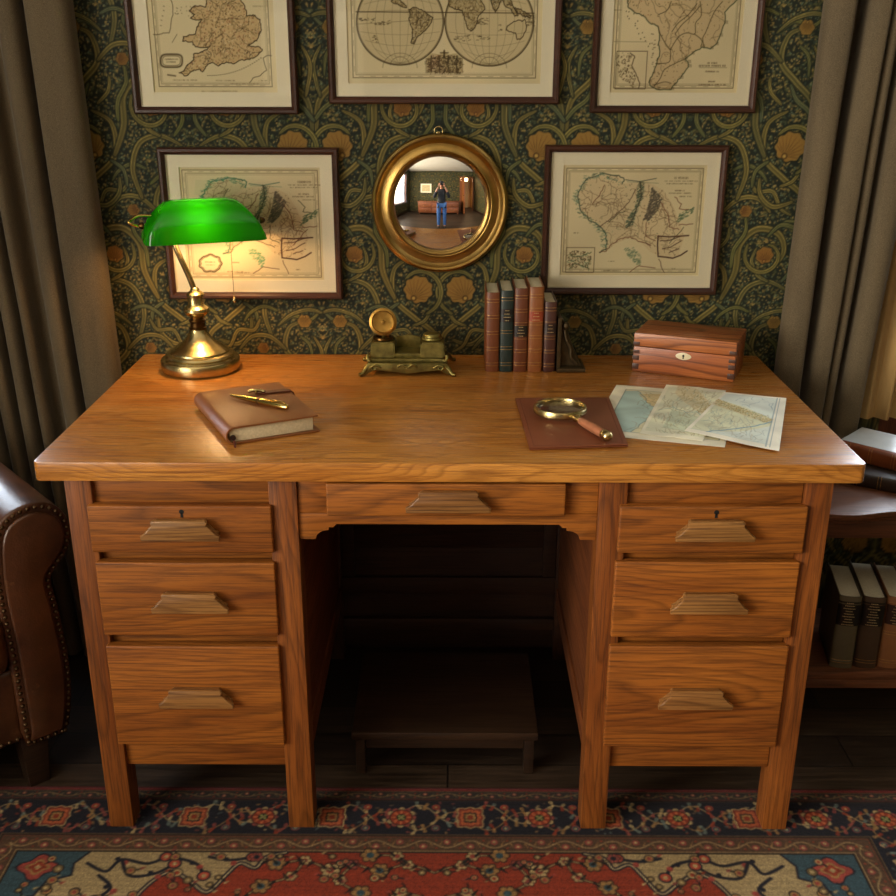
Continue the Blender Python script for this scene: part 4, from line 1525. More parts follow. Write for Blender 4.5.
mag_lathe('ferrule', [(0, RL + .001), (.0045, RL + .001), (.0045, RL + .006), (.0068, RL + .009), (.0075, RL + .014), (.006, RL + .018), (.0065, RL + .028), (0, RL + .028)], M_BRASS)
mag_lathe('handle', [(0, RL + .026), (.0062, RL + .027), (.0078, RL + .045), (.0086, RL + .075), (.0078, RL + .098), (.0066, RL + .106), (0, RL + .106)], plain('worn_handle_wood', '#9a6244', .35, var=.25, scale=60))
mag_lathe('end_cap', [(0, RL + .104), (.0080, RL + .105), (.0092, RL + .110), (.0095, RL + .118), (.0080, RL + .123), (.004, RL + .126), (0, RL + .1265)], M_BRASS)


# ------------------------------------------------------------------ map art
class Art(Canvas):
    """drawn in crop units; M turns a drawing unit into metres on the sheet (measured from the frame's lower left corner)"""

    def setup(s, corners, W, H, off, z_at_top=None):
        s.c, s.W, s.H, s.off = corners, W, H, off

    def M(s, x, y):
        (tl, yt), (bl, yb), (br, _), (tr, _) = s.c
        k = (yb - y) / (yb - yt)
        xl = bl + (tl - bl) * k
        xr = br + (tr - br) * k
        return ((x - xl) / (xr - xl) * s.W - s.off[0], k * s.H - s.off[1])

    def ln(s, pts, w=.0011, col='#5a4a30', a=.8, closed=False, sm=0):
        P = [s.M(*p[:2]) for p in pts]
        if sm:
            P = [(p.x, p.y) for p in smooth_path([(p[0], p[1], 0) for p in P], sm, closed)]
        s.stroke(P, w * 1.15, col, min(1, a * 1.1), closed)

    def ar(s, pts, col, a=1.0):
        s.fill([s.M(*p[:2]) for p in pts], col, a)

    def box_(s, x0, y0, x1, y1, w=.001, col='#5a4a30', a=.8):
        P = [(x0, y0), (x1, y0), (x1, y1), (x0, y1)]
        s.stroke(P, w, col, a, closed=True)


def inside(p, poly):
    x, y = p
    c = False
    for i in range(len(poly)):
        (ax, ay), (bx_, by) = poly[i], poly[(i + 1) % len(poly)]
        if (ay > y) != (by > y) and x < (bx_ - ax) * (y - ay) / (by - ay) + ax:
            c = not c
    return c


def rough(pts, rnd, amp=3.0, n=4):
    out = []
    for i in range(len(pts) - 1):
        a, b = pts[i], pts[i + 1]
        for k in range(n):
            t = k / n
            out.append((a[0] + (b[0] - a[0]) * t + rnd.uniform(-amp, amp) * (k > 0), a[1] + (b[1] - a[1]) * t + rnd.uniform(-amp, amp) * (k > 0)))
    out.append(pts[-1])
    return out


def stipple(art, poly, n, rnd, cols, w=.0010, L=8):
    w, n = w * 1.35, int(n * .62)
    cols = [c for c in cols if c[1] < 'b'] + ['#4a3a22', '#54422a', '#e6dab4']
    xs, ys = [p[0] for p in poly], [p[1] for p in poly]
    k = 0
    while k < n:
        p = (rnd.uniform(min(xs), max(xs)), rnd.uniform(min(ys), max(ys)))
        k += 1
        if inside(p, poly):
            a = rnd.uniform(0, PI)
            l = rnd.uniform(.3, 1) * L
            art.ln([p, (p[0] + l * math.cos(a), p[1] + l * math.sin(a) + rnd.uniform(-2, 2))], w, rnd.choice(cols), rnd.uniform(.35, .75))


def cells(art, poly, n, rnd, col, a=.5, k=14):
    """irregular county lines: random walks inside an outline"""
    xs, ys = [p[0] for p in poly], [p[1] for p in poly]
    for _ in range(n):
        p = (rnd.uniform(min(xs), max(xs)), rnd.uniform(min(ys), max(ys)))
        if not inside(p, poly):
            continue
        an = rnd.uniform(0, 2 * PI)
        P = [p]
        for j in range(k):
            an += rnd.uniform(-.7, .7)
            q = (P[-1][0] + 9 * math.cos(an), P[-1][1] + 9 * math.sin(an))
            if not inside(q, poly):
                break
            P.append(q)
        if len(P) > 2:
            art.ln(P, .0010, col, a)


def words_line(art, x0, x1, y, rnd, h=5, col='#5a4a30', a=.7):
    """engraved caption too small to read: a row of tiny upright ticks"""
    x = x0
    while x < x1:
        art.ln([(x, y - h / 2), (x + rnd.uniform(-1, 1), y + h / 2)], .0008, col, a)
        if rnd.random() < .35:
            art.ln([(x, y + rnd.uniform(-h / 2, h / 2)), (x + 4, y + rnd.uniform(-h / 2, h / 2))], .0008, col, a)
        x += rnd.uniform(3.2, 5.5)
        if rnd.random() < .12:
            x += 5


INKC = '#3c2f1a'


def art_england(A):
    r = random.Random(1)
    gb = [(400, 0), (395, 25), (345, 18), (318, 42), (345, 60), (325, 76), (350, 85), (378, 80), (356, 118), (350, 150), (292, 163), (290, 185), (335, 187), (350, 210), (385, 215), (420, 208), (405, 225), (370, 240), (342, 245), (345, 272), (315, 295), (300, 322), (275, 335), (305, 350), (340, 325), (370, 318), (385, 330), (400, 305), (430, 285), (460, 302), (500, 283), (530, 292), (560, 275), (610, 270), (640, 255), (668, 228), (655, 212), (615, 208), (600, 203), (640, 180), (662, 130), (655, 82), (620, 60), (590, 66), (582, 20), (565, 0), (545, -60), (520, -110), (500, -170), (520, -230), (470, -330), (410, -420), (360, -400), (380, -340), (330, -330), (345, -250), (320, -200), (370, -150), (390, -80)]
    g = rough(gb + [gb[0]], r, 3.5, 4)
    A.ar(g, '#c09a62', .55)
    stipple(A, gb, 5200, r, ['#6e5c3a', '#8a7448', '#9c5f42', '#c4b48a', '#d8c89c'], .0010, 6)
    cells(A, gb, 150, r, '#4e4028', .55)
    for off in (0, 1):
        A.ln(g, .0013, INKC, .85)
    ire = [(235, 0), (242, 60), (225, 145), (190, 150), (165, 155), (150, 152)]
    A.ln(rough(ire, r, 3, 4), .0012, INKC, .7)
    A.ln(rough([(235, 0), (215, -60), (240, -130), (190, -190), (140, -180)], r, 3, 4), .0012, INKC, .7)
    for p in ((195, 20), (195, 40), (190, 65), (185, 85), (183, 110)):
        A.ln([p, (p[0] + 5, p[1] + 2)], .0011, INKC, .6)
    A.ln([(240, 190), (262, 152)], .001, INKC, .6)
    A.ln(rough([(610, 382), (625, 360), (660, 348), (690, 322), (680, 292), (672, 264), (690, 252), (712, 252)], r, 2, 3), .0012, INKC, .7)
    for i in range(26):
        t = i / 25
        x = 410 + 250 * t
        A.ln([(x, 348 - 85 * t ** 2.2), (x + 4, 348 - 85 * t ** 2.2)], .0011, INKC, .7)
    for rx, ry, w in ((50, 30, .0022), (42, 23, .001), (54, 34, .0009)):
        A.ln([(238 + rx * math.copysign(abs(math.cos(a)) ** .5, math.cos(a)), 277 + ry * math.copysign(abs(math.sin(a)) ** .6, math.sin(a))) for a in [2 * PI * k / 40 for k in range(40)]], w, INKC, .7, True)
    words_line(A, 208, 268, 270, r, 4)
    words_line(A, 214, 262, 283, r, 3)
    for x0, x1, y in ((248, 362, 370), (452, 540, 372), (385, 560, 424), (520, 650, 388), (620, 690, 20), (655, 690, 372)):
        words_line(A, x0, x1, y, r, 4, a=.45)
    A.ln([(222, 345), (258, 350)], .003, INKC, .5)
    for k in range(18):
        A.ln([(r.uniform(250, 350), r.uniform(20, 70))] * 2, .0016, INKC, .5)


def frame_lines(A, x0, y0, x1, y1, gap, tick=True):
    """double neat line in sheet metres with a graduated strip"""
    A.box_(x0, y0, x1, y1, .0014, INKC, .75)
    A.box_(x0 + gap, y0 + gap, x1 - gap, y1 - gap, .0010, INKC, .6)
    A.box_(x0 + gap * 1.5, y0 + gap * 1.5, x1 - gap * 1.5, y1 - gap * 1.5, .0008, INKC, .4)
    if tick:
        n = int((x1 - x0) / .012)
        for k in range(n):
            if k % 2:
                for yy in (y0 + gap * .5, y1 - gap * .5):
                    A.stroke([(x0 + (x1 - x0) * k / n, yy), (x0 + (x1 - x0) * (k + .8) / n, yy)], .0009, INKC, .5)
        n = int((y1 - y0) / .012)
        for k in range(n):
            if k % 2:
                for xx in (x0 + gap * .5, x1 - gap * .5):
                    A.stroke([(xx, y0 + (y1 - y0) * k / n), (xx, y0 + (y1 - y0) * (k + .8) / n)], .0009, INKC, .5)


def art_world(A):
    r = random.Random(2)
    for cx, cy, R in ((287, 72, 157), (608, 72, 160)):
        circ = [(cx + R * math.cos(a), cy + R * math.sin(a)) for a in [2 * PI * k / 90 for k in range(90)]]
        A.ar(circ, '#b8a476', .35)
        A.ln(circ, .0016, INKC, .9, True)
        A.ln([(cx + (x - cx) * .975, cy + (y - cy) * .975) for x, y in circ], .0010, INKC, .7, True)
        for f in (-.8, -.6, -.4, -.2, .2, .4, .6, .8):     # meridians
            A.ln([(cx + f * R * .95 * math.cos(t), cy + R * .95 * math.sin(t)) for t in [(-PI / 2 + PI * k / 20) for k in range(21)]], .0008, INKC, .35)
        A.ln([(cx, cy - R * .95), (cx, cy + R * .95)], .0008, INKC, .4)
        for f in (-.75, -.5, -.25, .3, .55, .8):          # parallels
            w = R * .95 * math.sqrt(1 - f * f)
            A.ln([(cx + w * t / 8, cy + f * R + .22 * f * R * (t / 8) ** 2 * -1.0) for t in range(-8, 9)], .0008, INKC, .35)
        for rr, yy in ((62, 158), (34, 150)):
            A.ln([(cx + rr * math.cos(a), cy + yy + (4 if rr > 40 else 2) - rr * .85 * math.sin(a) + 4) for a in [PI * k / 20 for k in range(21)]], .0009, INKC, .5)
    A.ln([(128, 38), (770, 42)], .0016, INKC, .75)
    A.ln([(128, 82), (445, 62)], .0009, INKC, .4)
    lands = [[(205, -70), (270, -60), (330, -80), (300, -20), (262, -6), (255, 2), (285, 16), (310, 24), (300, 8), (285, -5), (250, -20), (230, -40)],
             [(318, 30), (335, 22), (365, 30), (380, 42), (405, 58), (396, 80), (378, 104), (352, 124), (338, 152), (326, 148), (332, 120), (330, 95), (318, 62), (322, 42)],
             [(460, -10), (465, 20), (490, 30), (512, 34), (518, 62), (530, 98), (543, 106), (560, 84), (570, 50), (592, 28), (584, 8), (570, -20), (520, -50), (475, -40)],
             [(612, -10), (620, 18), (630, 38), (644, 10), (655, -5)], [(655, -5), (668, 20), (688, 32), (700, 52), (712, 50), (700, 30), (690, 8), (680, -12)],
             [(700, 22), (722, 28), (740, 44), (760, 52), (752, 60), (728, 52), (708, 38)],
             [(668, 102), (672, 88), (688, 78), (712, 66), (726, 72), (736, 64), (742, 88), (740, 104), (722, 132), (708, 136), (702, 112), (680, 108)],
             [(480, -120), (560, -140), (680, -120), (740, -60), (690, -10), (610, -15), (560, -30), (500, -60)]]
    for i, L in enumerate(lands):
        g = rough(L + [L[0]], r, 2.5, 3)
        A.ar(g, '#a08a5a', .45 if i != 6 else .1)
        if i != 6:
            stipple(A, L, 700 if i in (0, 1, 2, 7) else 200, r, ['#5e4f30', '#7a6840'], .0009, 6)
            cells(A, L, 18, r, '#4a3e26', .6)
        A.ln(g, .0014, INKC, .9)
    for x0, y0, w, h, n in ((135, 60, 60, 12, 20), (180, 70, 70, 14, 22), (185, 120, 20, 26, 12), (560, 58, 40, 26, 30), (740, 50, 30, 40, 30), (480, 120, 60, 24, 20), (560, 122, 50, 20, 12), (640, 80, 12, 30, 6)):
        for _ in range(n):
            x, y = x0 + r.uniform(0, w), y0 + r.uniform(0, h)
            A.ln([(x, y), (x + r.uniform(2, 9), y + r.uniform(-3, 3))], .0010, INKC, .6)
    # engraved cartouche between the hemispheres
    A.ar([(380, 206), (400, 186), (430, 190), (445, 176), (460, 190), (490, 186), (512, 206), (512, 256), (380, 256)], '#a08c5e', .5)
    for _ in range(420):
        x, y = r.uniform(382, 510), r.uniform(192, 256)
        if abs(x - 446) < 64 - max(0, 206 - y) * 1.2:
            a = r.uniform(0, PI)
            A.ln([(x, y), (x + 7 * math.cos(a), y + 7 * math.sin(a))], .0011, r.choice([INKC, '#3c3220', '#6a5836']), .6)
    for x in (400, 430, 462, 492):
        A.ln([(x, 196), (x - 3, 222), (x, 252)], .003, '#42361f', .6)
    A.ln([(446, 176), (446, 200)], .003, '#42361f', .7)
    A.ln([(432, 184), (460, 184)], .002, '#42361f', .7)
    A.box_(*A.M(380, 257), *A.M(512, 204), .0009, INKC, .6)


def art_samerica(A):
    r = random.Random(3)
    sa = [(235, 0), (240, 30), (265, 50), (310, 68), (335, 98), (375, 115), (382, 150), (375, 200), (380, 240), (365, 290), (345, 340), (325, 380), (340, 402), (365, 415), (430, 415), (442, 395), (475, 360), (515, 305), (513, 285), (498, 268), (530, 245), (580, 212), (620, 220), (645, 200), (665, 160), (690, 100), (690, 50), (745, -5), (790, -60), (760, -150), (640, -220), (560, -300), (420, -340), (320, -280), (290, -160), (240, -80)]
    g = rough(sa + [sa[0]], r, 3, 4)
    A.ar(g, '#b08c5c', .34)
    stipple(A, sa, 1300, r, ['#6e5c3a', '#8a7448', '#a0704a'], .0009, 6)
    cells(A, sa, 60, r, '#5a4a30', .5, 18)
    A.ln(g, .0020, '#3f4a30', .75)
    for p in ([(430, 225), (405, 190), (385, 150), (376, 118)], [(430, 225), (470, 165), (510, 145), (548, 150), (552, 100), (580, 62), (575, 0)], [(590, 210), (585, 170), (600, 140), (640, 50), (680, 0)],
              [(430, 225), (432, 250), (420, 285), (360, 290)], [(350, 400), (380, 360), (400, 320), (450, 290), (500, 268)], [(440, 140), (470, 100), (520, 60), (560, 10)], [(455, 150), (490, 105), (530, 70), (575, 20)], [(350, 392), (400, 378), (430, 385)], [(545, 150), (580, 180), (575, 210)], [(380, 60), (420, 40), (440, 0)]):
        A.ln(p, .0014, '#4a4228', .75, sm=5)
    for i in range(0, len(sa) - 10):
        x, y = sa[i]
        if i > 10 and i < 27:
            for k in range(4):
                A.ln([(x + 2, y - 4 * k), (x + 14, y - 4 * k + 1)], .0008, INKC, .5)
    for i in range(16):
        A.ln([(r.uniform(205, 250) + i * 7, 40 + i * 11 + r.uniform(-6, 6))] * 2, .0020, INKC, .7)
    for x in (210, 350):
        pass
    A.ln([(165, 186), (320, 188)], .0008, INKC, .5)
    A.ln([(168, 40), (205, 40)], .0009, INKC, .5)
    x0, y0 = A.M(163, 412)
    x1, y1 = A.M(323, 232)
    A.box_(x0, y0, x1, y1, .0013, INKC, .8)
    stipple(A, [(175, 240), (250, 240), (240, 300), (270, 370), (250, 405), (190, 360), (175, 300)], 420, r, [INKC, '#7a6a44'], .0010, 8)
    A.ln(rough([(240, 240), (262, 262), (246, 300), (268, 350), (282, 385), (276, 410)], r, 4, 4), .0014, INKC, .8)
    for x0, x1, y, h in ((606, 650, 287, 6), (566, 696, 300, 7), (596, 655, 328, 5), (608, 642, 376, 4), (562, 690, 392, 6)):
        words_line(A, x0, x1, y, r, h, a=.8)
    A.ln([(566, 309), (696, 309)], .0008, INKC, .5)
    for _ in range(26):
        x, y = r.uniform(340, 375), r.uniform(150, 370)
        A.ln([(x, y), (x + 4, y)], .0014, INKC, .5)


def bracket(A, pts, col='#4a3226'):
    A.ln(pts, .0026, col, .85)


def hatch(A, poly, n, r, col, a=.6, L=10):
    xs, ys = [p[0] for p in poly], [p[1] for p in poly]
    for _ in range(n):
        p = (r.uniform(min(xs), max(xs)), r.uniform(min(ys), max(ys)))
        if inside(p, poly):
            A.ln([p, (p[0] + L * .8, p[1] - L * .45)], .0011, col, a)


def region(A, r, mir=False, ox=0, oy=0, sx=1, sy=1, coast='#3c4a3a', green='#5f7a5c'):
    """the paired county maps: ragged coast, hatched hills, rivers, bracket"""
    T = lambda P: [(ox + x * sx, oy + y * sy) for x, y in P]
    land = [(250, 150), (220, 185), (205, 230), (218, 290), (250, 325), (290, 350), (325, 385), (332, 430), (300, 470), (340, 460), (370, 430), (430, 408), (480, 430), (520, 470), (600, 500), (640, 480), (665, 400), (640, 330), (610, 260), (570, 200), (500, 165), (430, 170), (395, 175), (380, 140), (320, 135)]
    A.ar(T(land), '#b58c60', .16)
    cells(A, T(land), 120, r, '#6a5038', .5, 12)
    stipple(A, T(land), 800, r, ['#8a6a4a', '#6a5a3c', '#a07a58', '#6a7a58'], .0008, 6)
    A.ln(rough(T([(395, 175), (400, 150), (380, 140), (320, 132), (250, 150), (220, 185), (205, 230), (218, 290), (250, 325), (290, 350), (325, 385), (332, 430), (326, 460), (300, 470)]), r, 5, 4), .0020, coast, .75)
    for _ in range(240):
        t = r.random()
        c = [(395, 165), (320, 135), (250, 150), (205, 230), (218, 290), (290, 350), (325, 390), (330, 450)]
        i = min(len(c) - 2, int(t * (len(c) - 1)))
        f = t * (len(c) - 1) - i
        x = c[i][0] + (c[i + 1][0] - c[i][0]) * f + r.uniform(-16, 10)
        y = c[i][1] + (c[i + 1][1] - c[i][1]) * f + r.uniform(-9, 9)
        A.ln(T([(x, y), (x - r.uniform(3, 12), y + r.uniform(-5, 5))]), .0012, r.choice([green, coast, '#7a9a80']), .55)
    A.ln(T([(410, 158), (470, 165), (540, 152)]), .0016, coast, .7)
    A.ln(T([(415, 166), (550, 172)]), .0008, coast, .6)
    hatch(A, T([(462, 165), (486, 170), (480, 240), (455, 300), (440, 350), (408, 370), (412, 330), (450, 270)]), 900, r, '#4c5c48', .6, 7)
    A.ln(rough(T([(470, 165), (480, 220), (455, 290), (420, 360)]), r, 4, 5), .0018, '#3c3a2c', .7)
    hatch(A, T([(520, 190), (565, 240), (540, 300), (505, 335), (485, 330), (505, 270)]), 1200, r, '#5a5648', .6, 7)
    hatch(A, T([(705, 270), (690, 305), (650, 330), (625, 345), (640, 300)]), 260, r, '#4f6a4c', .7, 8)
    hatch(A, T([(400, 455), (440, 450), (475, 490), (470, 540), (430, 500)]), 240, r, green, .5, 8)
    for p in ([(300, 360), (350, 320), (400, 280), (430, 240), (450, 200)], [(340, 340), (380, 300), (410, 290)], [(300, 470), (330, 465), (350, 435), (390, 410), (430, 403), (480, 425), (520, 440)], [(320, 180), (300, 220), (270, 260)],
              [(560, 250), (590, 300), (600, 360), (640, 370)], [(620, 230), (650, 260), (640, 280), (680, 285)], [(430, 560), (470, 530), (540, 540)], [(555, 500), (580, 560)], [(500, 340), (500, 400), (540, 420)], [(700, 345), (640, 350)], [(660, 360), (600, 430)]):
        A.ln(rough(T(p), r, 3, 4), .0014, r.choice(['#5a4232', '#4a4a34', '#6a3e2c']), .75)
    bracket(A, T([(682, 396), (600, 402), (551, 399), (549, 440), (552, 488), (590, 492), (615, 496), (650, 482), (676, 464)]))
    for p in ([(560, 420), (600, 418), (655, 398)], [(570, 455), (610, 445), (650, 420)], [(600, 470), (640, 455)]):
        A.ln(rough(T(p), r, 2, 3), .0018, '#4a3226', .7)
    for x0, x1, y, h in ((618, 678, 150, 8), (578, 718, 163, 3), (586, 700, 174, 3), (622, 668, 203, 5), (596, 690, 214, 3), (640, 690, 228, 3), (190, 212, 386, 4), (340, 372, 510, 3), (320, 390, 552, 4), (612, 632, 542, 3)):
        words_line(A, *[v for v in (T([(x0, y)])[0][0], T([(x1, y)])[0][0], T([(x0, y)])[0][1])], r, h, a=.7)


def art_inset(A):
    r = random.Random(5)
    region(A, r)
    x0, y0 = A.M(155, 560)
    x1, y1 = A.M(280, 450)
    A.box_(x0, y0, x1, y1, .0013, INKC, .8)
    stipple(A, [(165, 470), (200, 462), (250, 470), (268, 500), (255, 545), (200, 535), (175, 550), (165, 520)], 420, r, [INKC, '#5c7a5a', '#8a7048'], .0011, 9)
    A.ln(rough([(172, 480), (200, 490), (240, 480), (265, 470)], r, 4, 4), .0016, '#4a5a3c', .8)
    A.ln(rough([(172, 545), (200, 520), (250, 540), (262, 500)], r, 4, 4), .0016, '#4a5a3c', .8)


def art_lamp_side(A):
    r = random.Random(6)
    region(A, r, ox=10, oy=20, sx=1.05, sy=1.02, coast='#3f6a52', green='#3f8a5c')
    A.ar([(200, 165), (400, 165), (420, 200), (380, 230), (240, 240), (195, 230)], '#86a468', .10)
    for rad, w in ((50, .0024), (43, .0012)):
        A.ln([(268 + (rad + 3 * math.cos(9 * a)) * math.cos(a), 545 + (rad * .82 + 3 * math.sin(7 * a)) * math.sin(a)) for a in [2 * PI * k / 44 for k in range(44)]], w, INKC, .7, True)
    words_line(A, 245, 292, 538, r, 4, a=.5)
    words_line(A, 250, 286, 552, r, 3, a=.5)
    words_line(A, 380, 440, 588, r, 4, a=.6)


def framed_map(label, x0, x1, z0, z1, corners, artf, inset, crop_h, lines, tint='#e0d2a6', name='framed_map', plane=RY1, flip=False):
    W, H = x1 - x0, z1 - z0
    root = thing(name, label, 'picture', (x0, plane, z0))
    fw, fd = .0145, .020
    s = -1
    # mitred moulding with a stepped section
    sec = [(0, 0), (0, -.016), (.003, -.020), (.008, -.020), (.0115, -.017), (fw, -.0125), (fw, -.006), (fw - .002, 0)]
    bm = bmesh.new()
    rings = []
    for cx_, cz_, dx, dz in ((0, 0, 1, 1), (W, 0, -1, 1), (W, H, -1, -1), (0, H, 1, -1)):
        rings.append([bm.verts.new((cx_ + dx * a, b - .0004, cz_ + dz * a)) for a, b in sec])
    for i in range(4):
        a, b = rings[i], rings[(i + 1) % 4]
        for k in range(len(sec)):
            k2 = (k + 1) % len(sec)
            bm.faces.new((a[k], a[k2], b[k2], b[k]))
    obj('frame', bm, M_FRAME, root, smooth=25)
    # slip: thin pale edge between moulding and mat
    mi = inset

    def border(nm, a, b, y0_, y1_, mat):
        bm = bmesh.new()
        o_ = [(a, a), (W - a, a), (W - a, H - a), (a, H - a)]
        i_ = [(b, b), (W - b, b), (W - b, H - b), (b, H - b)]
        A_ = [bm.verts.new((x, y0_, z)) for x, z in o_]
        B_ = [bm.verts.new((x, y0_, z)) for x, z in i_]
        C_ = [bm.verts.new((x, y1_, z)) for x, z in i_]
        D_ = [bm.verts.new((x, y1_, z)) for x, z in o_]
        for i in range(4):
            j = (i + 1) % 4
            bm.faces.new((A_[i], A_[j], B_[j], B_[i]))
            bm.faces.new((B_[i], B_[j], C_[j], C_[i]))
            bm.faces.new((C_[i], C_[j], D_[j], D_[i]))
            bm.faces.new((D_[i], D_[j], A_[j], A_[i]))
        return obj(nm, bm, mat, root)
    border('slip', fw - .001, fw + .0022, -.0100, -.004, M_MATEDGE)
    border('mat_board', fw - .001, mi, -.0075, -.0035, M_MAT)
    art = Art(W - 2 * mi + .004, H - 2 * mi + .004, .0011, tint)
    art.setup(corners, W, crop_h, (mi - .002, mi - .002))
    # aged paper
    g = np.random.default_rng(int(W * 1000))
    ph = g.random(12) * 6.28
    X, Y = np.meshgrid(np.arange(art.nx) * art.rx, np.arange(art.ny) * art.ry)
    n = sum(np.sin(X * (9 + 7 * k) + ph[k]) * np.sin(Y * (11 + 6 * k) + ph[k + 6]) / (k + 1) for k in range(6))
    art.a *= (1 + .035 * n)[..., None]
    art.a = art.a.clip(0, 1)
    gx, gz, gap = lines
    frame_lines(art, gx - mi, gz - mi, W - gx - mi + .004, H - gz - mi + .004, gap)
    artf(art)
    xs = np.linspace(0, art.w, int(art.w / .00115))
    zs = np.linspace(0, art.h, int(art.h / .00115))
    o = grid_object('print', xs, zs, lambda X, Z: (X, np.full_like(X, -.0042), Z), lambda X, Z: art.sample(X, Z), M_PRINT, root, loc=(mi - .002, 0, mi - .002))
    box('backing', M_PAGES, root, .002, W - .002, -.0030, -.0010, .002, H - .002, .0005)
    box('glass', M_GLASS, root, fw - .001, W - fw + .001, -.0122, -.0112, fw - .001, H - fw + .001, 0)
    return root


M_PRINT = attr_mat('antique_print', rough=0.85, grain=0.04, gscale=500, spec=0.2)


def wp(x, z):
    return .0059 + (x - .0059) * 1.0, 1.391 + (z - 1.391) * 1.003


def fm(label, x0, x1, z0, z1, *a, **k):
    (x0, z0), (x1, z1) = wp(x0, z0), wp(x1, z1)
    return framed_map(label, x0, x1, z0, z1, *a, **k)


fm('framed antique map of Britain, upper left on the wall', -.659, -.3155, 1.280, 1.735, [(14, 0), (75, 535), (849, 535), (816, 0)], art_england, .043, .217, (.056, .056, .0055), tint='#e0d2a6')
fm('wide framed double hemisphere world map hanging above the round mirror', -.2505, .228, 1.301, 1.665, [(21, 0), (36, 371), (857, 371), (871, 0)], art_world, .040, .198, (.052, .053, .006), tint='#e0d2a6')
fm('framed antique map of a southern continent with an inset, upper right on the wall', .293, .637, 1.284, 1.735, [(80, 0), (38, 528), (820, 528), (877, 0)], art_samerica, .040, .215, (.050, .051, .0055), tint='#e0d2a6')
fm('framed green-tinted map hanging behind the lit desk lamp', -.620, -.236, .8895, 1.2125, [(31, 30), (94, 708), (865, 708), (842, 30)], art_lamp_side, .041, .320, (.049, .049, .0065), tint='#e0d2a6')
fm('framed map with a boxed inset hanging above the row of books, right of the mirror', .2025, .5905, .9015, 1.2190, [(64, 20), (47, 655), (798, 655), (845, 20)], art_inset, .041, .315, (.050, .050, .0055), tint='#e0d2a6')

# ------------------------------------------------------------------ convex mirror
mir = thing('convex_mirror', 'round convex mirror in a wide gilt frame, in the middle of the wall', 'mirror', (-.0205, RY1, 1.0955))
RX = (PI / 2, 0, 0)
RO = .1470
pr = [(.090, .0010), (RO - .006, .0010), (RO - .001, .006), (RO, .013), (RO - .0025, .019), (RO - .007, .022), (RO - .0115, .021), (RO - .0135, .0185), (.127, .0145), (.1175, .0150), (.1115, .018), (.1100, .0175), (.1085, .020), (.1065, .0235), (.1045, .022), (.1030, .018), (.1020, .017), (.1000, .013), (.0995, .009), (.090, .006), (.090, .0010)]
M_GILT = plain('antique_gilt', '#a5854a', 0.30, 1.0, var=.22, scale=26, bump=.15)
lathe('frame', pr, M_GILT, mir, rot=RX, segs=96, smooth=28)
RC = .41
rg = .1010
cap = [(rg * k / 24, .0095 + math.sqrt(RC * RC - (rg * k / 24) ** 2) - math.sqrt(RC * RC - rg * rg)) for k in range(24, -1, -1)]
lathe('convex_glass', [(rg, .007)] + cap, M_MIRROR, mir, rot=RX, segs=96, smooth=60)
tube('hanging_ring', [(.009 * math.cos(a) - .003, -.010, RO + .004 + .009 * math.sin(a)) for a in [2 * PI * k / 20 for k in range(21)]], .0014, M_BRASS, mir, 8)
box('ring_mount', M_BRASS, mir, -.007, .001, -.013, -.007, RO - .003, RO + .003, .001)


# ------------------------------------------------------------------ curtains and rods
def curtain(name, label, prof, z0, z1, inner_x, mat, gather=.10, zref=1.35, cat='curtain', lean=.02):
    """prof: (distance from the inner edge, y) of the hanging cloth seen from above; side given by sign of inner_x"""
    s = 1 if inner_x > 0 else -1
    P = smooth_path([(a, b, 0) for a, b in prof], 6)
    nz = 48
    bm = bmesh.new()
    rows = []
    rnd = random.Random(int(abs(inner_x) * 1000))
    for k in range(nz + 1):
        z = z0 + (z1 - z0) * k / nz
        f = 1 + gather * (z - zref)
        row = []
        for i, p in enumerate(P):
            w = mnoise.noise(Vector((p.x * 12, z * 1.7, inner_x * 5))) * .006 * min(1, p.x / .05)
            w2 = mnoise.noise(Vector((p.x * 9 + 7, z * 2.3, inner_x * 3))) * .005
            row.append(bm.verts.new((inner_x + s * (p.x * f + w + lean * (z - .75)), p.y + w2, z)))
        rows.append(row)
    for a, b in zip(rows, rows[1:]):
        for i in range(len(a) - 1):
            bm.faces.new((a[i], a[i + 1], b[i + 1], b[i]))
    o = obj(name, bm, mat, smooth=75)
    m = o.modifiers.new('cloth', 'SOLIDIFY')
    m.thickness = .0022
    m.offset = 0
    return tag(o, label, cat)


def pleats(x, n, r, y0=.612, dep=.05, wid=.052):
    out = []
    for k in range(n):
        w = wid * r.uniform(.8, 1.25)
        out += [(x + w * .12, y0 + dep), (x + w * .20, y0 + .012), (x + w * .45, y0), (x + w * .78, y0 + .006), (x + w * .95, y0 + dep * .8), (x + w, y0 + dep)]
        x += w
    return out


rr = random.Random(4)
lp = [(0, .652), (.003, .628), (.018, .612), (.045, .606), (.07, .604), (.085, .612), (.0895, .64), (.090, .668), (.097, .670), (.1025, .655), (.104, .625), (.112, .610), (.128, .606), (.140, .616), (.150, .640), (.158, .655), (.172, .650), (.178, .625), (.188, .610), (.200, .612), (.209, .635), (.212, .655)]
curtain('curtain', 'heavy taupe velvet curtain hanging left of the desk', lp + pleats(.214, 3, rr, .615, .04), .012, 2.26, -.739, M_CURTAIN, .11)
rp = [(0, .650), (.002, .632), (.010, .618), (.030, .608), (.050, .611), (.0535, .640), (.056, .672), (.075, .674), (.0785, .650), (.082, .626), (.092, .614), (.108, .610), (.119, .614), (.1205, .640), (.122, .655), (.126, .640), (.130, .626), (.138, .622), (.146, .628), (.150, .655), (.158, .664), (.1625, .650), (.166, .622), (.180, .612), (.200, .610), (.214, .616), (.218, .624)]
curtain('curtain', 'heavy taupe velvet curtain hanging right of the desk', rp, .52, 2.26, .731, M_CURTAIN, .13)
r4 = random.Random(9)
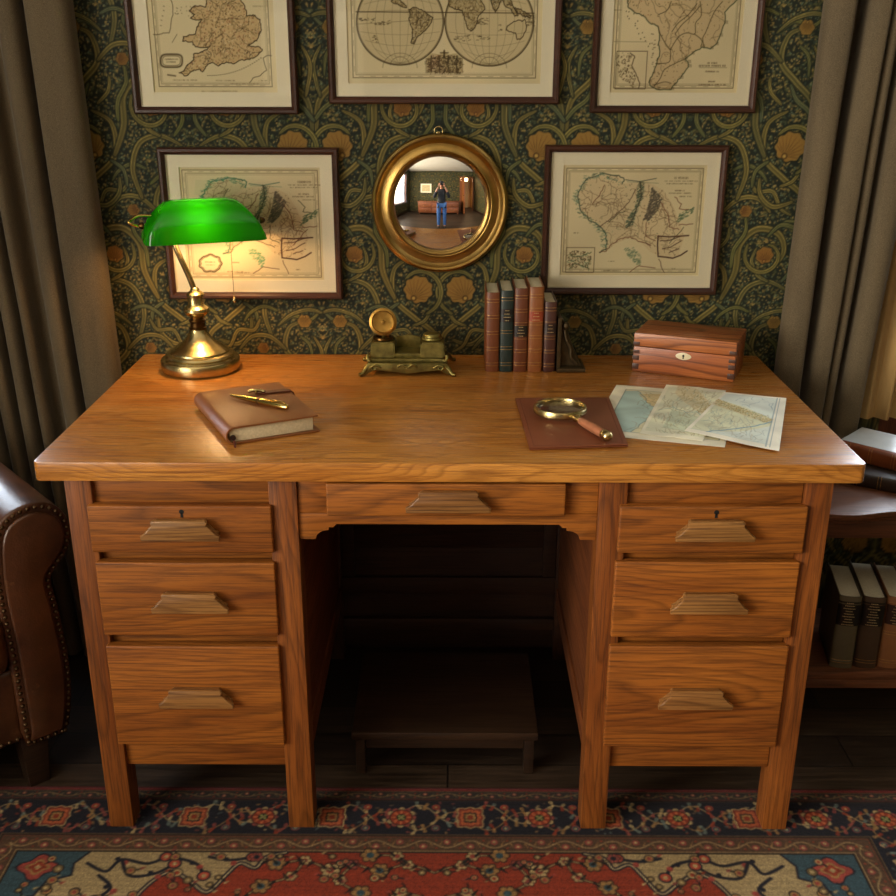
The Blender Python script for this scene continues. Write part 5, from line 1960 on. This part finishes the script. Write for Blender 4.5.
curtain('linen_curtain', 'narrow golden linen curtain beside the window at the far right', [(0, .660), (.012, .648), (.022, .655), (.034, .664), (.044, .655), (.056, .640), (.064, .650), (.074, .665), (.085, .655), (.095, .648)], .62, 2.26, .945, M_LINEN, .13)
for sx, a, b in ((-1, -1.62, -.70), (1, .66, 1.60)):
    t = thing('curtain_rod', 'brass curtain rod on the wall over the %s curtain' % ('left' if sx < 0 else 'right'), 'curtain rod', ((a + b) / 2, .640, 2.285))
    tube('rod', [(a - (a + b) / 2, 0, 0), (b - (a + b) / 2, 0, 0)], .010, M_BRASS, t, 16)
    for e in (a, b):
        e2 = e - (a + b) / 2
        lathe('finial', [(0, -.02), (.014, -.012), (.018, 0), (.014, .012), (0, .02)], M_BRASS, t, (e2, 0, 0), segs=20)
        tube('bracket', [(e2 * .93, 0, 0), (e2 * .93, .048, 0)], .006, M_BRASS, t, 8)


# ------------------------------------------------------------------ loose maps on the desk
def sheet(label, quad, z, base, artf, wav=.0012, seed=1, crease=()):
    """quad: back-left, back-right, front-right, front-left corners; drawn in unit coordinates (0..1 across, 0 back..1 front)"""
    BL, BR, FR, FL = [np.array(q) for q in quad]
    w = (np.linalg.norm(BR - BL) + np.linalg.norm(FR - FL)) / 2
    h = (np.linalg.norm(FL - BL) + np.linalg.norm(FR - BR)) / 2
    cv = Canvas(w, h, .0010, base)
    r = random.Random(seed)
    cv.S = lambda pts: [(p[0] * w, p[1] * h) for p in pts]
    artf(cv, r, w, h)
    c0 = (BL + BR + FR + FL) / 4
    n = (int(w / .0013), int(h / .0013))

    def pos(U, V):
        u, v = U / w, V / h
        P = (BL[:, None, None] * (1 - u) * (1 - v) + BR[:, None, None] * u * (1 - v) + FR[:, None, None] * u * v + FL[:, None, None] * (1 - u) * v)
        zz_ = wav * (1 + np.sin(u * 7 + seed) * np.sin(v * 5 + seed * 2)) * .5
        for cu, cvv, amp in crease:
            zz_ = zz_ + amp * np.exp(-np.abs((u - cu) if cu is not None else (v - cvv)) / .05)
        return P[0] - c0[0], P[1] - c0[1], zz_ + .0002
    o = grid_object('map_sheet', np.linspace(0, w, n[0]), np.linspace(0, h, n[1]), pos, lambda U, V: cv.sample(U, V), M_SHEET, loc=(c0[0], c0[1] - .004 - (z - DT) * 2.2, z))
    m = o.modifiers.new('paper', 'SOLIDIFY')
    m.thickness = .0004
    m.offset = -1
    return tag(o, label, 'map')


M_SHEET = attr_mat('printed_map_paper', rough=0.7, grain=0.05, gscale=400, spec=0.3)


def wig(p, r, amp=.012, n=4):
    return rough(p, r, amp, n)


def tint_noise(cv, seed, amp=.05):
    g = np.random.default_rng(seed)
    X, Y = np.meshgrid(np.arange(cv.nx) * cv.rx, np.arange(cv.ny) * cv.ry)
    ph = g.random(16) * 6.28
    n = sum(np.sin(X * (30 + 22 * k) + ph[k] + 2 * np.sin(Y * 40)) * np.sin(Y * (28 + 19 * k) + ph[k + 8]) / (k + 1) for k in range(6))
    cv.a = (cv.a * (1 + amp * n)[..., None]).clip(0, 1)


def net(cv, r, S, n, cols, x0, x1, y0, y1, a=.6):
    for _ in range(n):
        x, y = r.uniform(x0, x1), r.uniform(y0, y1)
        an = r.uniform(0, 2 * PI)
        P = [(x, y)]
        for k in range(r.randint(3, 9)):
            an += r.uniform(-.8, .8)
            x += .022 * math.cos(an)
            y += .022 * math.sin(an)
            if not (x0 < x < x1 and y0 < y < y1):
                break
            P.append((x, y))
        cv.stroke(S(P), .0009, r.choice(cols), a)


def art_m1(cv, r, w, h):
    S = cv.S
    cv.fill(S([(.10, .08), (.95, .08), (.95, .90), (.10, .90)]), '#dad4b2')
    cv.fill(S([(.10, .12), (.20, .10), (.27, .20), (.32, .33), (.40, .42), (.44, .52), (.42, .62), (.36, .70), (.30, .90), (.10, .90)]), '#b2cac2')
    cv.fill(S([(.22, .16), (.42, .12), (.95, .10), (.95, .55), (.55, .60), (.46, .52), (.42, .42), (.33, .34), (.27, .24)]), '#cdb27a', .6)
    tint_noise(cv, 1, .06)
    cv.stroke(S(wig([(.20, .10), (.27, .20), (.32, .33), (.40, .42), (.44, .52), (.42, .62), (.36, .70), (.30, .90)], r)), .0016, '#5a7a80', .8)
    net(cv, r, S, 130, ['#7a6a44', '#8a5a3a', '#5a6a58', '#6a7a70'], .24, .94, .10, .90)
    cv.stroke(S([(.10, .08), (.95, .08), (.95, .90), (.10, .90)]), .0012, '#4a5a5a', .8, closed=True)


def art_m2(cv, r, w, h):
    S = cv.S
    cv.fill(S([(.06, .05), (.97, .05), (.97, .94), (.06, .94)]), '#dcdcc0')
    cv.fill(S([(.20, .0), (.50, .02), (.75, .22), (1, .42), (1, .62), (.70, .48), (.45, .35), (.22, .18)]), '#cdb27c', .35)
    cv.fill(S([(.3, .5), (.8, .6), (.9, .9), (.3, .85)]), '#bccab0', .6)
    tint_noise(cv, 2, .07)
    net(cv, r, S, 170, ['#8a7a4c', '#9a8a50', '#7a6a40', '#6a8a86', '#8a6a48'], .06, .97, .04, .94)
    for _ in range(420):
        x, y = r.uniform(.2, 1), r.uniform(0, .6)
        if abs(y - (x - .2) * .62) < .10:
            a = r.uniform(0, PI)
            cv.stroke(S([(x, y), (x + .02 * math.cos(a), y + .02 * math.sin(a))]), .0010, '#8f7638', .6)
    cv.stroke(S(wig([(.1, .55), (.3, .45), (.55, .55), (.7, .50), (.95, .7)], r, .015)), .0012, '#5a8a90', .7)


def art_m3(cv, r, w, h):
    S = cv.S
    cv.fill(S([(.04, .04), (.86, .04), (.86, .93), (.04, .93)]), '#dae2d8')
    cv.fill(S([(.04, .20), (.45, .30), (.86, .48), (.86, .60), (.55, .80), (.20, .93), (.04, .93)]), '#d8dabc')
    cv.fill(S([(.0, .20), (.30, .28), (.60, .40), (.86, .48), (.86, .55), (.60, .52), (.30, .42), (.0, .34)]), '#cdb47e', .4)
    tint_noise(cv, 3, .05)
    for _ in range(420):
        x = r.uniform(0, .86)
        y = .24 + x * .32 + r.uniform(-.06, .06)
        a = r.uniform(0, PI)
        cv.stroke(S([(x, y), (x + .018 * math.cos(a), y + .018 * math.sin(a))]), .0010, r.choice(['#9a7c38', '#a88c4c', '#6c7650']), .7)
    cv.stroke(S(wig([(.86, .52), (.70, .64), (.50, .76), (.30, .88), (.22, .93)], r, .006)), .0034, '#7aa0b4', .9)
    net(cv, r, S, 90, ['#7a8a90', '#8a7a58', '#6a8a90'], .04, .84, .40, .92, .55)
    net(cv, r, S, 14, ['#5a7a90'], .2, .84, .06, .30, .7)
    cv.stroke(S([(.86, .02), (.86, .97)]), .0014, '#4f7088', .85)
    cv.stroke(S([(.90, .02), (.90, .97)]), .0010, '#4f7088', .6)
    cv.stroke(S([(.0, .04), (.90, .04)]), .0009, '#6a8a90', .6)
    cv.stroke(S([(.0, .93), (.90, .93)]), .0009, '#6a8a90', .6)


sheet('unfolded map with a blue sea, lowest of the three, half under the russet folder', [(.345, .452), (.574, .385), (.478, .083), (.249, .150)], DT + .0005, '#e6e0c8', art_m1, .0003, 1)
sheet('creased map sheet with tan hills, middle one of the three loose maps', [(.447, .453), (.560, .413), (.446, .112), (.341, .152)], DT + .0018, '#e8e4cc', art_m2, .0010, 2, ((.55, None, .0012),))
sheet('pale blue-edged map sheet, on top at the right of the three loose maps', [(.552, .399), (.664, .360), (.563, .062), (.423, .165)], DT + .0040, '#ece8d6', art_m3, .0010, 3, ((None, .45, .0010),))

# ------------------------------------------------------------------ foot stool in the kneehole
fs = thing('footstool', 'low dark wooden footstool standing inside the kneehole', 'footstool', (-.006, .325, 0))
box('top', M_DARKWOOD, fs, -.190, .190, -.154, .154, .088, .107, .004)
for sx in (-1, 1):
    for sy in (-1, 1):
        a, b = sorted((sx * .163, sx * .183))
        c, d = sorted((sy * .115, sy * .145))
        box('leg', M_DARKWOOD, fs, a, b, c, d, .0005, .0878, .002)
for sy in (-1, 1):
    c, d = sorted((sy * .128, sy * .140))
    box('apron', M_DARKWOOD, fs, -.162, .162, c, d, .060, .0878, .001)

# ------------------------------------------------------------------ leather armchair
ch = thing('armchair', 'worn brown leather armchair with rolled arms and nailhead trim, left of the desk', 'armchair', (-1.235, .139, 0), math.radians(41))
AX, AD = .36, .30


def arm_outline(grow=0.0):
    """arm section (s from the outer face, z): keyhole shape with the roll on top"""
    pts = [(.000, .128), (.012, .18), (.019, .25), (.017, .33), (.012, .40), (.007, .445), (.010, .470), (.030, .492), (.048, .515), (.056, .545), (.050, .577), (.030, .600), (.000, .609), (-.032, .604), (-.055, .588), (-.068, .560), (-.073, .525), (-.076, .48), (-.075, .42), (-.071, .33), (-.070, .22), (-.070, .128)]
    c = (-.008, .40)
    out = []
    for p in smooth_path([(a, b, 0) for a, b in pts], 3):
        out.append((p.x, p.y))
    if grow:
        res = []
        n = len(out)
        for i in range(n):
            a, b = out[(i - 1) % n], out[(i + 1) % n]
            dx, dz = b[0] - a[0], b[1] - a[1]
            L = math.hypot(dx, dz) or 1
            res.append((out[i][0] + dz / L * grow, out[i][1] - dx / L * grow))
        out = res
    return out


nail_me = None
for s in (-1, 1):
    o0 = [(s * (AX + a), z) for a, z in arm_outline(.010)]
    prism('arm', o0, -AD + .004, AD - .03, M_CHAIR, ch, 'y', .006, smooth=60)
    o1 = [(s * (AX + a), z) for a, z in arm_outline(-.006)]
    prism('arm_front', o1, -AD - .006, -AD + .0035, M_CHAIR, ch, 'y', .005, smooth=60)
    # nailheads round the arm front
    path = [Vector((s * (AX + a), -AD + .0015, z)) for a, z in arm_outline(.0025)]
    path.append(path[0])
    tot = 0
    nxt = 0
    for a, b in zip(path, path[1:]):
        L = (b - a).length
        while nxt < tot + L:
            p = a + (b - a) * ((nxt - tot) / L)
            if nail_me is None:
                bm = bmesh.new()
                add_lathe(bm, [(0, .0042), (.0022, .0037), (.0040, .0022), (.0047, 0)], 10, Matrix.Rotation(PI / 2, 4, 'X'))
                no = obj('nailhead', bm, M_NAIL, ch, smooth=60)
                nail_me = no.data
            elif s > 0:
                no = bpy.data.objects.new('nailhead', nail_me)
                link(no, ch)
            else:
                no = None
            if no:
                no.location = p
            nxt += .0140 if s > 0 else 99
        tot += L
    if s > 0:
        for k in range(12):
            no = bpy.data.objects.new('nailhead', nail_me)
            link(no, ch)
            no.location = (s * (AX - .088 - .0155 * k), -AD + .0125, .138)
box('seat_base', M_CHAIR, ch, -AX + .072, AX - .072, -AD + .014, AD - .03, .128, .29, .012, 3)
box('seat_cushion', M_CHAIR, ch, -AX + .080, AX - .080, -AD - .012, AD - .14, .292, .415, .035, 5)
bk = [(-.02, .29), (.125, .29), (.135, .55), (.15, .72), (.14, .775), (.105, .80), (.065, .79), (.035, .755), (.02, .70), (-.0, .50), (-.02, .38)]
bkp = [(p.x + .105, p.y) for p in smooth_path([(a, b, 0) for a, b in bk], 3)]
prism('backrest', bkp, -AX + .074, AX - .074, M_CHAIR, ch, 'x', .012, smooth=60)
for sx in (-1, 1):
    for sy in (-1, 1):
        bm = bmesh.new()
        x0, x1 = sorted((sx * (AX - .024), sx * (AX - .080)))
        y0, y1 = sorted((sy * (AD - .03), sy * (AD - .085)))
        add_box(bm, x0, x1, y0, y1, 0.0005, .1275, .003)
        for v in bm.verts:
            if v.co.z < .06:
                v.co.x += ((x0 + x1) / 2 - v.co.x) * .28
                v.co.y += ((y0 + y1) / 2 - v.co.y) * .28
        obj('leg', bm, M_DARKWOOD, ch, smooth=40)

# ------------------------------------------------------------------ low bookcase at the right
sh = thing('bookcase', 'low open walnut bookcase with a shaped top edge, right of the desk', 'bookcase', (1.03, .30, 0))
SX0, SX1 = -.295, .30
YB = .285


def serp(off, n=40):
    out = []
    for k in range(n + 1):
        x = SX0 - .012 + (SX1 - SX0 + .024) * k / n
        out.append((x, -.012 + off - .010 * math.cos(2 * PI * (x + .235) / .22)))
    return out


for nm, off, za, zb in (('top', 0.0, .533, .545), ('top_moulding', .009, .521, .533)):
    prism(nm, serp(off) + [(SX1 + .012, YB + .006), (SX0 - .012, YB + .006)], za, zb, M_SHELF, sh, 'z', .003)
box('apron', M_SHELF, sh, SX0 + .02, SX1 - .02, .006, .020, .482, .5208, .001)
box('rear_apron', M_SHELF, sh, SX0 + .02, SX1 - .02, YB - .02, YB - .006, .482, .5208, .001)
box('shelf_board', M_SHELF, sh, SX0 + .02, SX1 - .02, .004, YB - .004, .150, .170, .002)
box('lower_rail', M_SHELF, sh, SX0 + .02, SX1 - .02, .006, .020, .128, .1495, .002)
for a, b in ((SX0 + .0, SX0 + .022), (SX1 - .022, SX1 - .0)):
    box('side_panel', M_SHELF, sh, a + .002, b - .002, .026, YB - .026, .128, .5208, .001)
    for c, d in ((0, .026), (YB - .026, YB)):
        box('post', M_SHELF, sh, a, b + .0, c, d, .0005, .5208, .002)


def shelf_book(x, t, h, d, mt, lab, lb, bands, rz=-10):
    r = thing('shelf_book', lab, 'book', (x, .324, .1702), math.radians(rz))
    book('shelf_book%d' % int(x * 1000), t, d, h, mt, r, bands, lb, pages=plain('grey_page_block', '#d2c8ae', .9, var=.1, scale=300))


black_lab = plain('black_title_panel', '#0e0b09', .35)
shelf_book(.8395, .046, .172, .150, leather('olive_cloth', '#4e4734', '#665c46', .55, 400, '#6a6248'), 'grey-olive bound book with a black title panel, leftmost inside the bookcase', (black_lab, .60, .93), 2)
shelf_book(.8905, .046, .170, .165, leather('brown_cloth', '#38281a', '#4c3826', .45, 400, '#54402c'), 'dark brown bound book with a black title panel, second inside the bookcase', (black_lab, .60, .93), 2)
shelf_book(.9410, .044, .170, .155, leather('tan_cloth', '#7a4e2c', '#96643c', .45, 400), 'tan bound book, third from the left inside the bookcase', (plain('brown_panel', '#2a140c', .4), .62, .90), 3)
shelf_book(.9920, .046, .176, .160, leather('maroon_cloth', '#3a1512', '#4c2018', .45, 400), 'maroon bound book, fourth from the left inside the bookcase', (black_lab, .62, .88), 2)


def flat_book(name, lab, corner, ang, z, t, h, d, mt, bands, boards=None):
    """lying book; ang: direction the spine runs in, spine on the viewer's side"""
    r = bpy.data.objects.new(name, None)
    COL.objects.link(r)
    u = Vector((math.cos(ang), math.sin(ang), 0))           # along the spine
    n = Vector((-u.y, u.x, 0))                              # from spine to fore edge
    X = Vector((0, 0, -1))
    M = Matrix((X, n, u)).transposed().to_4x4()
    r.matrix_world = Matrix.Translation((corner[0], corner[1], z + t / 2)) @ M
    tag(r, lab, 'book')
    book(name + str(int(z * 1000)), t, d, h, mt, r, bands)
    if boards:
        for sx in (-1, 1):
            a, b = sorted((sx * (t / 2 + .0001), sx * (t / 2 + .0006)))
            box('sheen_board', boards, r, a, b, .010, d - .001, .001, h - .001, 0)  # pale sheet on each board, imitating window light reflected off the cover


flat_book('stacked_book', 'dark brown book lying flat on the bookcase under a tan one', (.800, .470), math.radians(-32), .5452, .030, .235, .150, leather('umber_calf', '#1e140d', '#2e2016', .38, 250, coat=.2), 5)
flat_book('stacked_book', 'brown leather book with painted window sheen on its cover, topmost on the bookcase at the right edge', (.848, .526), math.radians(-43), .5756, .036, .245, .122, leather('glossy_brown_calf', '#6a3218', '#8a4a26', .26, 250, '#a0683c', coat=.6, bs=.1), 5, plain('painted_window_sheen', '#b9bcb8', .3, var=.06, coat=.4))  # pale board colour stands in for the window's reflection

# ------------------------------------------------------------------ furniture behind the viewer (seen in the mirror)
sd = thing('sideboard', 'long low reddish wooden sideboard against the far wall', 'sideboard', (-.15, -3.95, 0))
M_SB = wood('sideboard_oak', '#a5613a', '#85451f', '#40200e', 'x', rough=.4, ring=12, along=1, curve=30)
box('carcass', M_SB, sd, -1.10, 1.10, -.22, .22, .08, .66, .006)
box('top', M_SB, sd, -1.13, 1.13, -.24, .245, .6605, .69, .006)
for i in range(3):
    for k in range(2):
        x = -1.06 + i * .715
        d = box('drawer', M_SB, sd, x, x + .69, .2205, .238, .11 + k * .275, .11 + k * .275 + .25, .004)
        tube('handle', smooth_path([(-.06, .009, 0), (-.05, .028, -.004), (.05, .028, -.004), (.06, .009, 0)], 4), .005, M_BRASS, d, 8)
for sx in (-1, 1):
    for sy in (-1, 1):
        box('foot', M_SB, sd, sx * 1.04 - .03, sx * 1.04 + .03, sy * .17 - .03, sy * .17 + .03, .0005, .0795, .004)
pf = thing('framed_picture', 'small cream framed picture on the far wall, seen in the mirror', 'picture', (-.92, RY0, 1.12))
box('frame', M_FRAME, pf, -.36, .36, .001, .022, 0, .58, .004)
box('mat_board', M_MAT, pf, -.335, .335, .0222, .024, .025, .555, .0005)
box('print', plain('cream_print', '#c8b488', .8, var=.2, scale=14), pf, -.24, .24, .0242, .0248, .10, .48, 0)

# ------------------------------------------------------------------ the photographer (only seen in the mirror)
SKIN = plain('skin', '#a87052', .5, var=.06)


def skinned(name, joints, edges, radii, mat, parent, sub=2, smooth=True, root=0, seam=None):
    me = bpy.data.meshes.new(name)
    me.from_pydata([tuple(j) for j in joints], edges, [])
    o = bpy.data.objects.new(name, me)
    link(o, parent)
    sk_ = o.modifiers.new('skin', 'SKIN')
    sk_.use_smooth_shade = True
    me.skin_vertices.new() if not me.skin_vertices else None
    for i, v in enumerate(me.skin_vertices[0].data):
        rr_ = radii[i]
        v.radius = rr_ if isinstance(rr_, tuple) else (rr_, rr_)
        v.use_root = (i == root)
    sb = o.modifiers.new('sub', 'SUBSURF')
    sb.levels = sub
    sb.render_levels = sub
    me.materials.append(mat)
    return o


pe = thing('person', 'person in black jacket and blue jeans holding a camera, seen in the mirror', 'person', (.006, -1.93, 0))
J = [(0, 0, .80), (0, .005, .93), (0, .01, 1.06), (0, .005, 1.18), (0, .01, 1.245), (0, .025, 1.29), (0, .045, 1.36), (0, .040, 1.43),
     (.085, 0, .76), (.095, .015, .43), (.10, -.01, .085), (.105, .06, .035), (.11, .12, .03),
     (-.085, 0, .76), (-.095, .015, .43), (-.10, -.01, .085), (-.105, .06, .035), (-.11, .12, .03),
     (.10, .0, 1.19), (.165, .005, 1.17), (.235, .07, .985), (.15, .175, 1.20), (.095, .20, 1.30),
     (-.10, .0, 1.19), (-.165, .005, 1.17), (-.235, .07, .985), (-.15, .175, 1.20), (-.095, .20, 1.30),
     (0, .105, 1.365)]
ED = [(0, 1), (1, 2), (2, 3), (3, 4), (4, 5), (5, 6), (6, 7), (0, 8), (8, 9), (9, 10), (10, 11), (11, 12), (0, 13), (13, 14), (14, 15), (15, 16), (16, 17),
      (3, 18), (18, 19), (19, 20), (20, 21), (21, 22), (3, 23), (23, 24), (24, 25), (25, 26), (26, 27)]
RA = [(.13, .095), (.115, .085), (.125, .09), (.12, .085), .05, .046, (.072, .085), (.066, .082), .075, .052, .036, .036, .028, .075, .052, .036, .036, .028,
      .06, .05, .038, .030, .024, .06, .05, .038, .030, .024, .01]
skinned('body', J[:28], ED, RA[:28], SKIN, pe)
J.append((0, 0, .70))
ED.append((0, 29))
tm = [0, 1, 2, 3, 18, 19, 20, 21, 23, 24, 25, 26, 4, 29]
mp = {j: i for i, j in enumerate(tm)}
skinned('jacket', [J[i] if i not in (21, 26) else tuple(Vector(J[i]) * .9 + Vector(J[i - 1]) * .1) for i in tm], [(mp[a], mp[b]) for a, b in ED if a in mp and b in mp],
        [(.142, .108), (.132, .10), (.140, .105), (.133, .098), .072, .062, .052, .042, .072, .062, .052, .042, .055, (.14, .105)], plain('black_jacket', '#17171a', .8, var=.2), pe)
tm = [0, 8, 9, 10, 13, 14, 15]
mp = {j: i for i, j in enumerate(tm)}
skinned('jeans', [J[i] if i not in (10, 15) else (J[i][0], J[i][1], .045) for i in tm], [(mp[a], mp[b]) for a, b in ED if a in mp and b in mp], [(.138, .105), .088, .066, .052, .088, .066, .052], plain('blue_denim', '#35598c', .85, var=.2, scale=20), pe)
for s in (-1, 1):
    skinned('shoe', [(s * .10, -.05, .045), (s * .105, .05, .04), (s * .112, .14, .034)], [(0, 1), (1, 2)], [(.040, .044), (.044, .040), (.040, .033)], plain('dark_shoe', '#1c1612', .5), pe, 1)
# hair, ears, eyes, nose, mouth
M_HAIR = plain('dark_hair', '#15100c', .6)
skinned('hair', [(0, -.005, 1.36), (0, .005, 1.42), (0, .03, 1.475), (0, .075, 1.472)], [(0, 1), (1, 2), (2, 3)], [(.072, .062), (.080, .082), (.062, .05), (.045, .022)], M_HAIR, pe)
skinned('nose', [(0, .118, 1.395), (0, .135, 1.365)], [(0, 1)], [.009, .013], SKIN, pe, 1)
for s in (-1, 1):
    skinned('ear', [(s * .074, .035, 1.395), (s * .078, .03, 1.36)], [(0, 1)], [(.008, .017), (.006, .012)], SKIN, pe, 1)
    bm = bmesh.new()
    bmesh.ops.create_uvsphere(bm, u_segments=12, v_segments=8, radius=.011)
    obj('eye', bm, plain('eye_white', '#e6e0d6', .2), pe, (s * .03, .112, 1.40), smooth=60)
    # hand: palm and five bent fingers round the side of the camera
    w = Vector((s * .090, .205, 1.305))
    pts = [w, Vector((s * .080, .222, 1.345)), Vector((s * .075, .226, 1.372))]
    e_ = [(0, 1), (1, 2)]
    rad = [(.024, .018), (.032, .016), (.030, .013)]
    for k in range(4):
        b0 = Vector((s * .078, .229, 1.352 + .015 * k))
        L = (.9, 1.0, .95, .8)[k]
        n0 = len(pts)
        pts += [b0, b0 + Vector((-s * .004, .030 * L, .003)), b0 + Vector((-s * .022, .046 * L, .004)), b0 + Vector((-s * .040, .050 * L, .003))]
        e_ += [(2, n0), (n0, n0 + 1), (n0 + 1, n0 + 2), (n0 + 2, n0 + 3)]
        rad += [.0095, .009, .0082, .0072]
    n0 = len(pts)
    pts += [Vector((s * .066, .215, 1.345)), Vector((s * .050, .196, 1.362)), Vector((s * .034, .190, 1.372))]
    e_ += [(1, n0), (n0, n0 + 1), (n0 + 1, n0 + 2)]
    rad += [.011, .010, .0085]
    skinned('hand', pts, e_, rad, SKIN, pe, 1)
cb = thing('camera', 'small black camera held up by the person in the mirror', 'camera', (.006, -1.706, 1.390))
M_CAM = plain('camera_black', '#101012', .4)
box('body', M_CAM, cb, -.062, .062, -.016, .016, -.040, .040, .006)
box('viewfinder', M_CAM, cb, -.022, .022, -.014, .014, .0402, .056, .004)
lathe('lens', [(0, 0), (.030, 0), (.030, .020), (.027, .026), (.022, .0265), (.020, .022), (0, .020)], M_CAM, cb, (0, .0162, 0), (-PI / 2, 0, 0), segs=32)
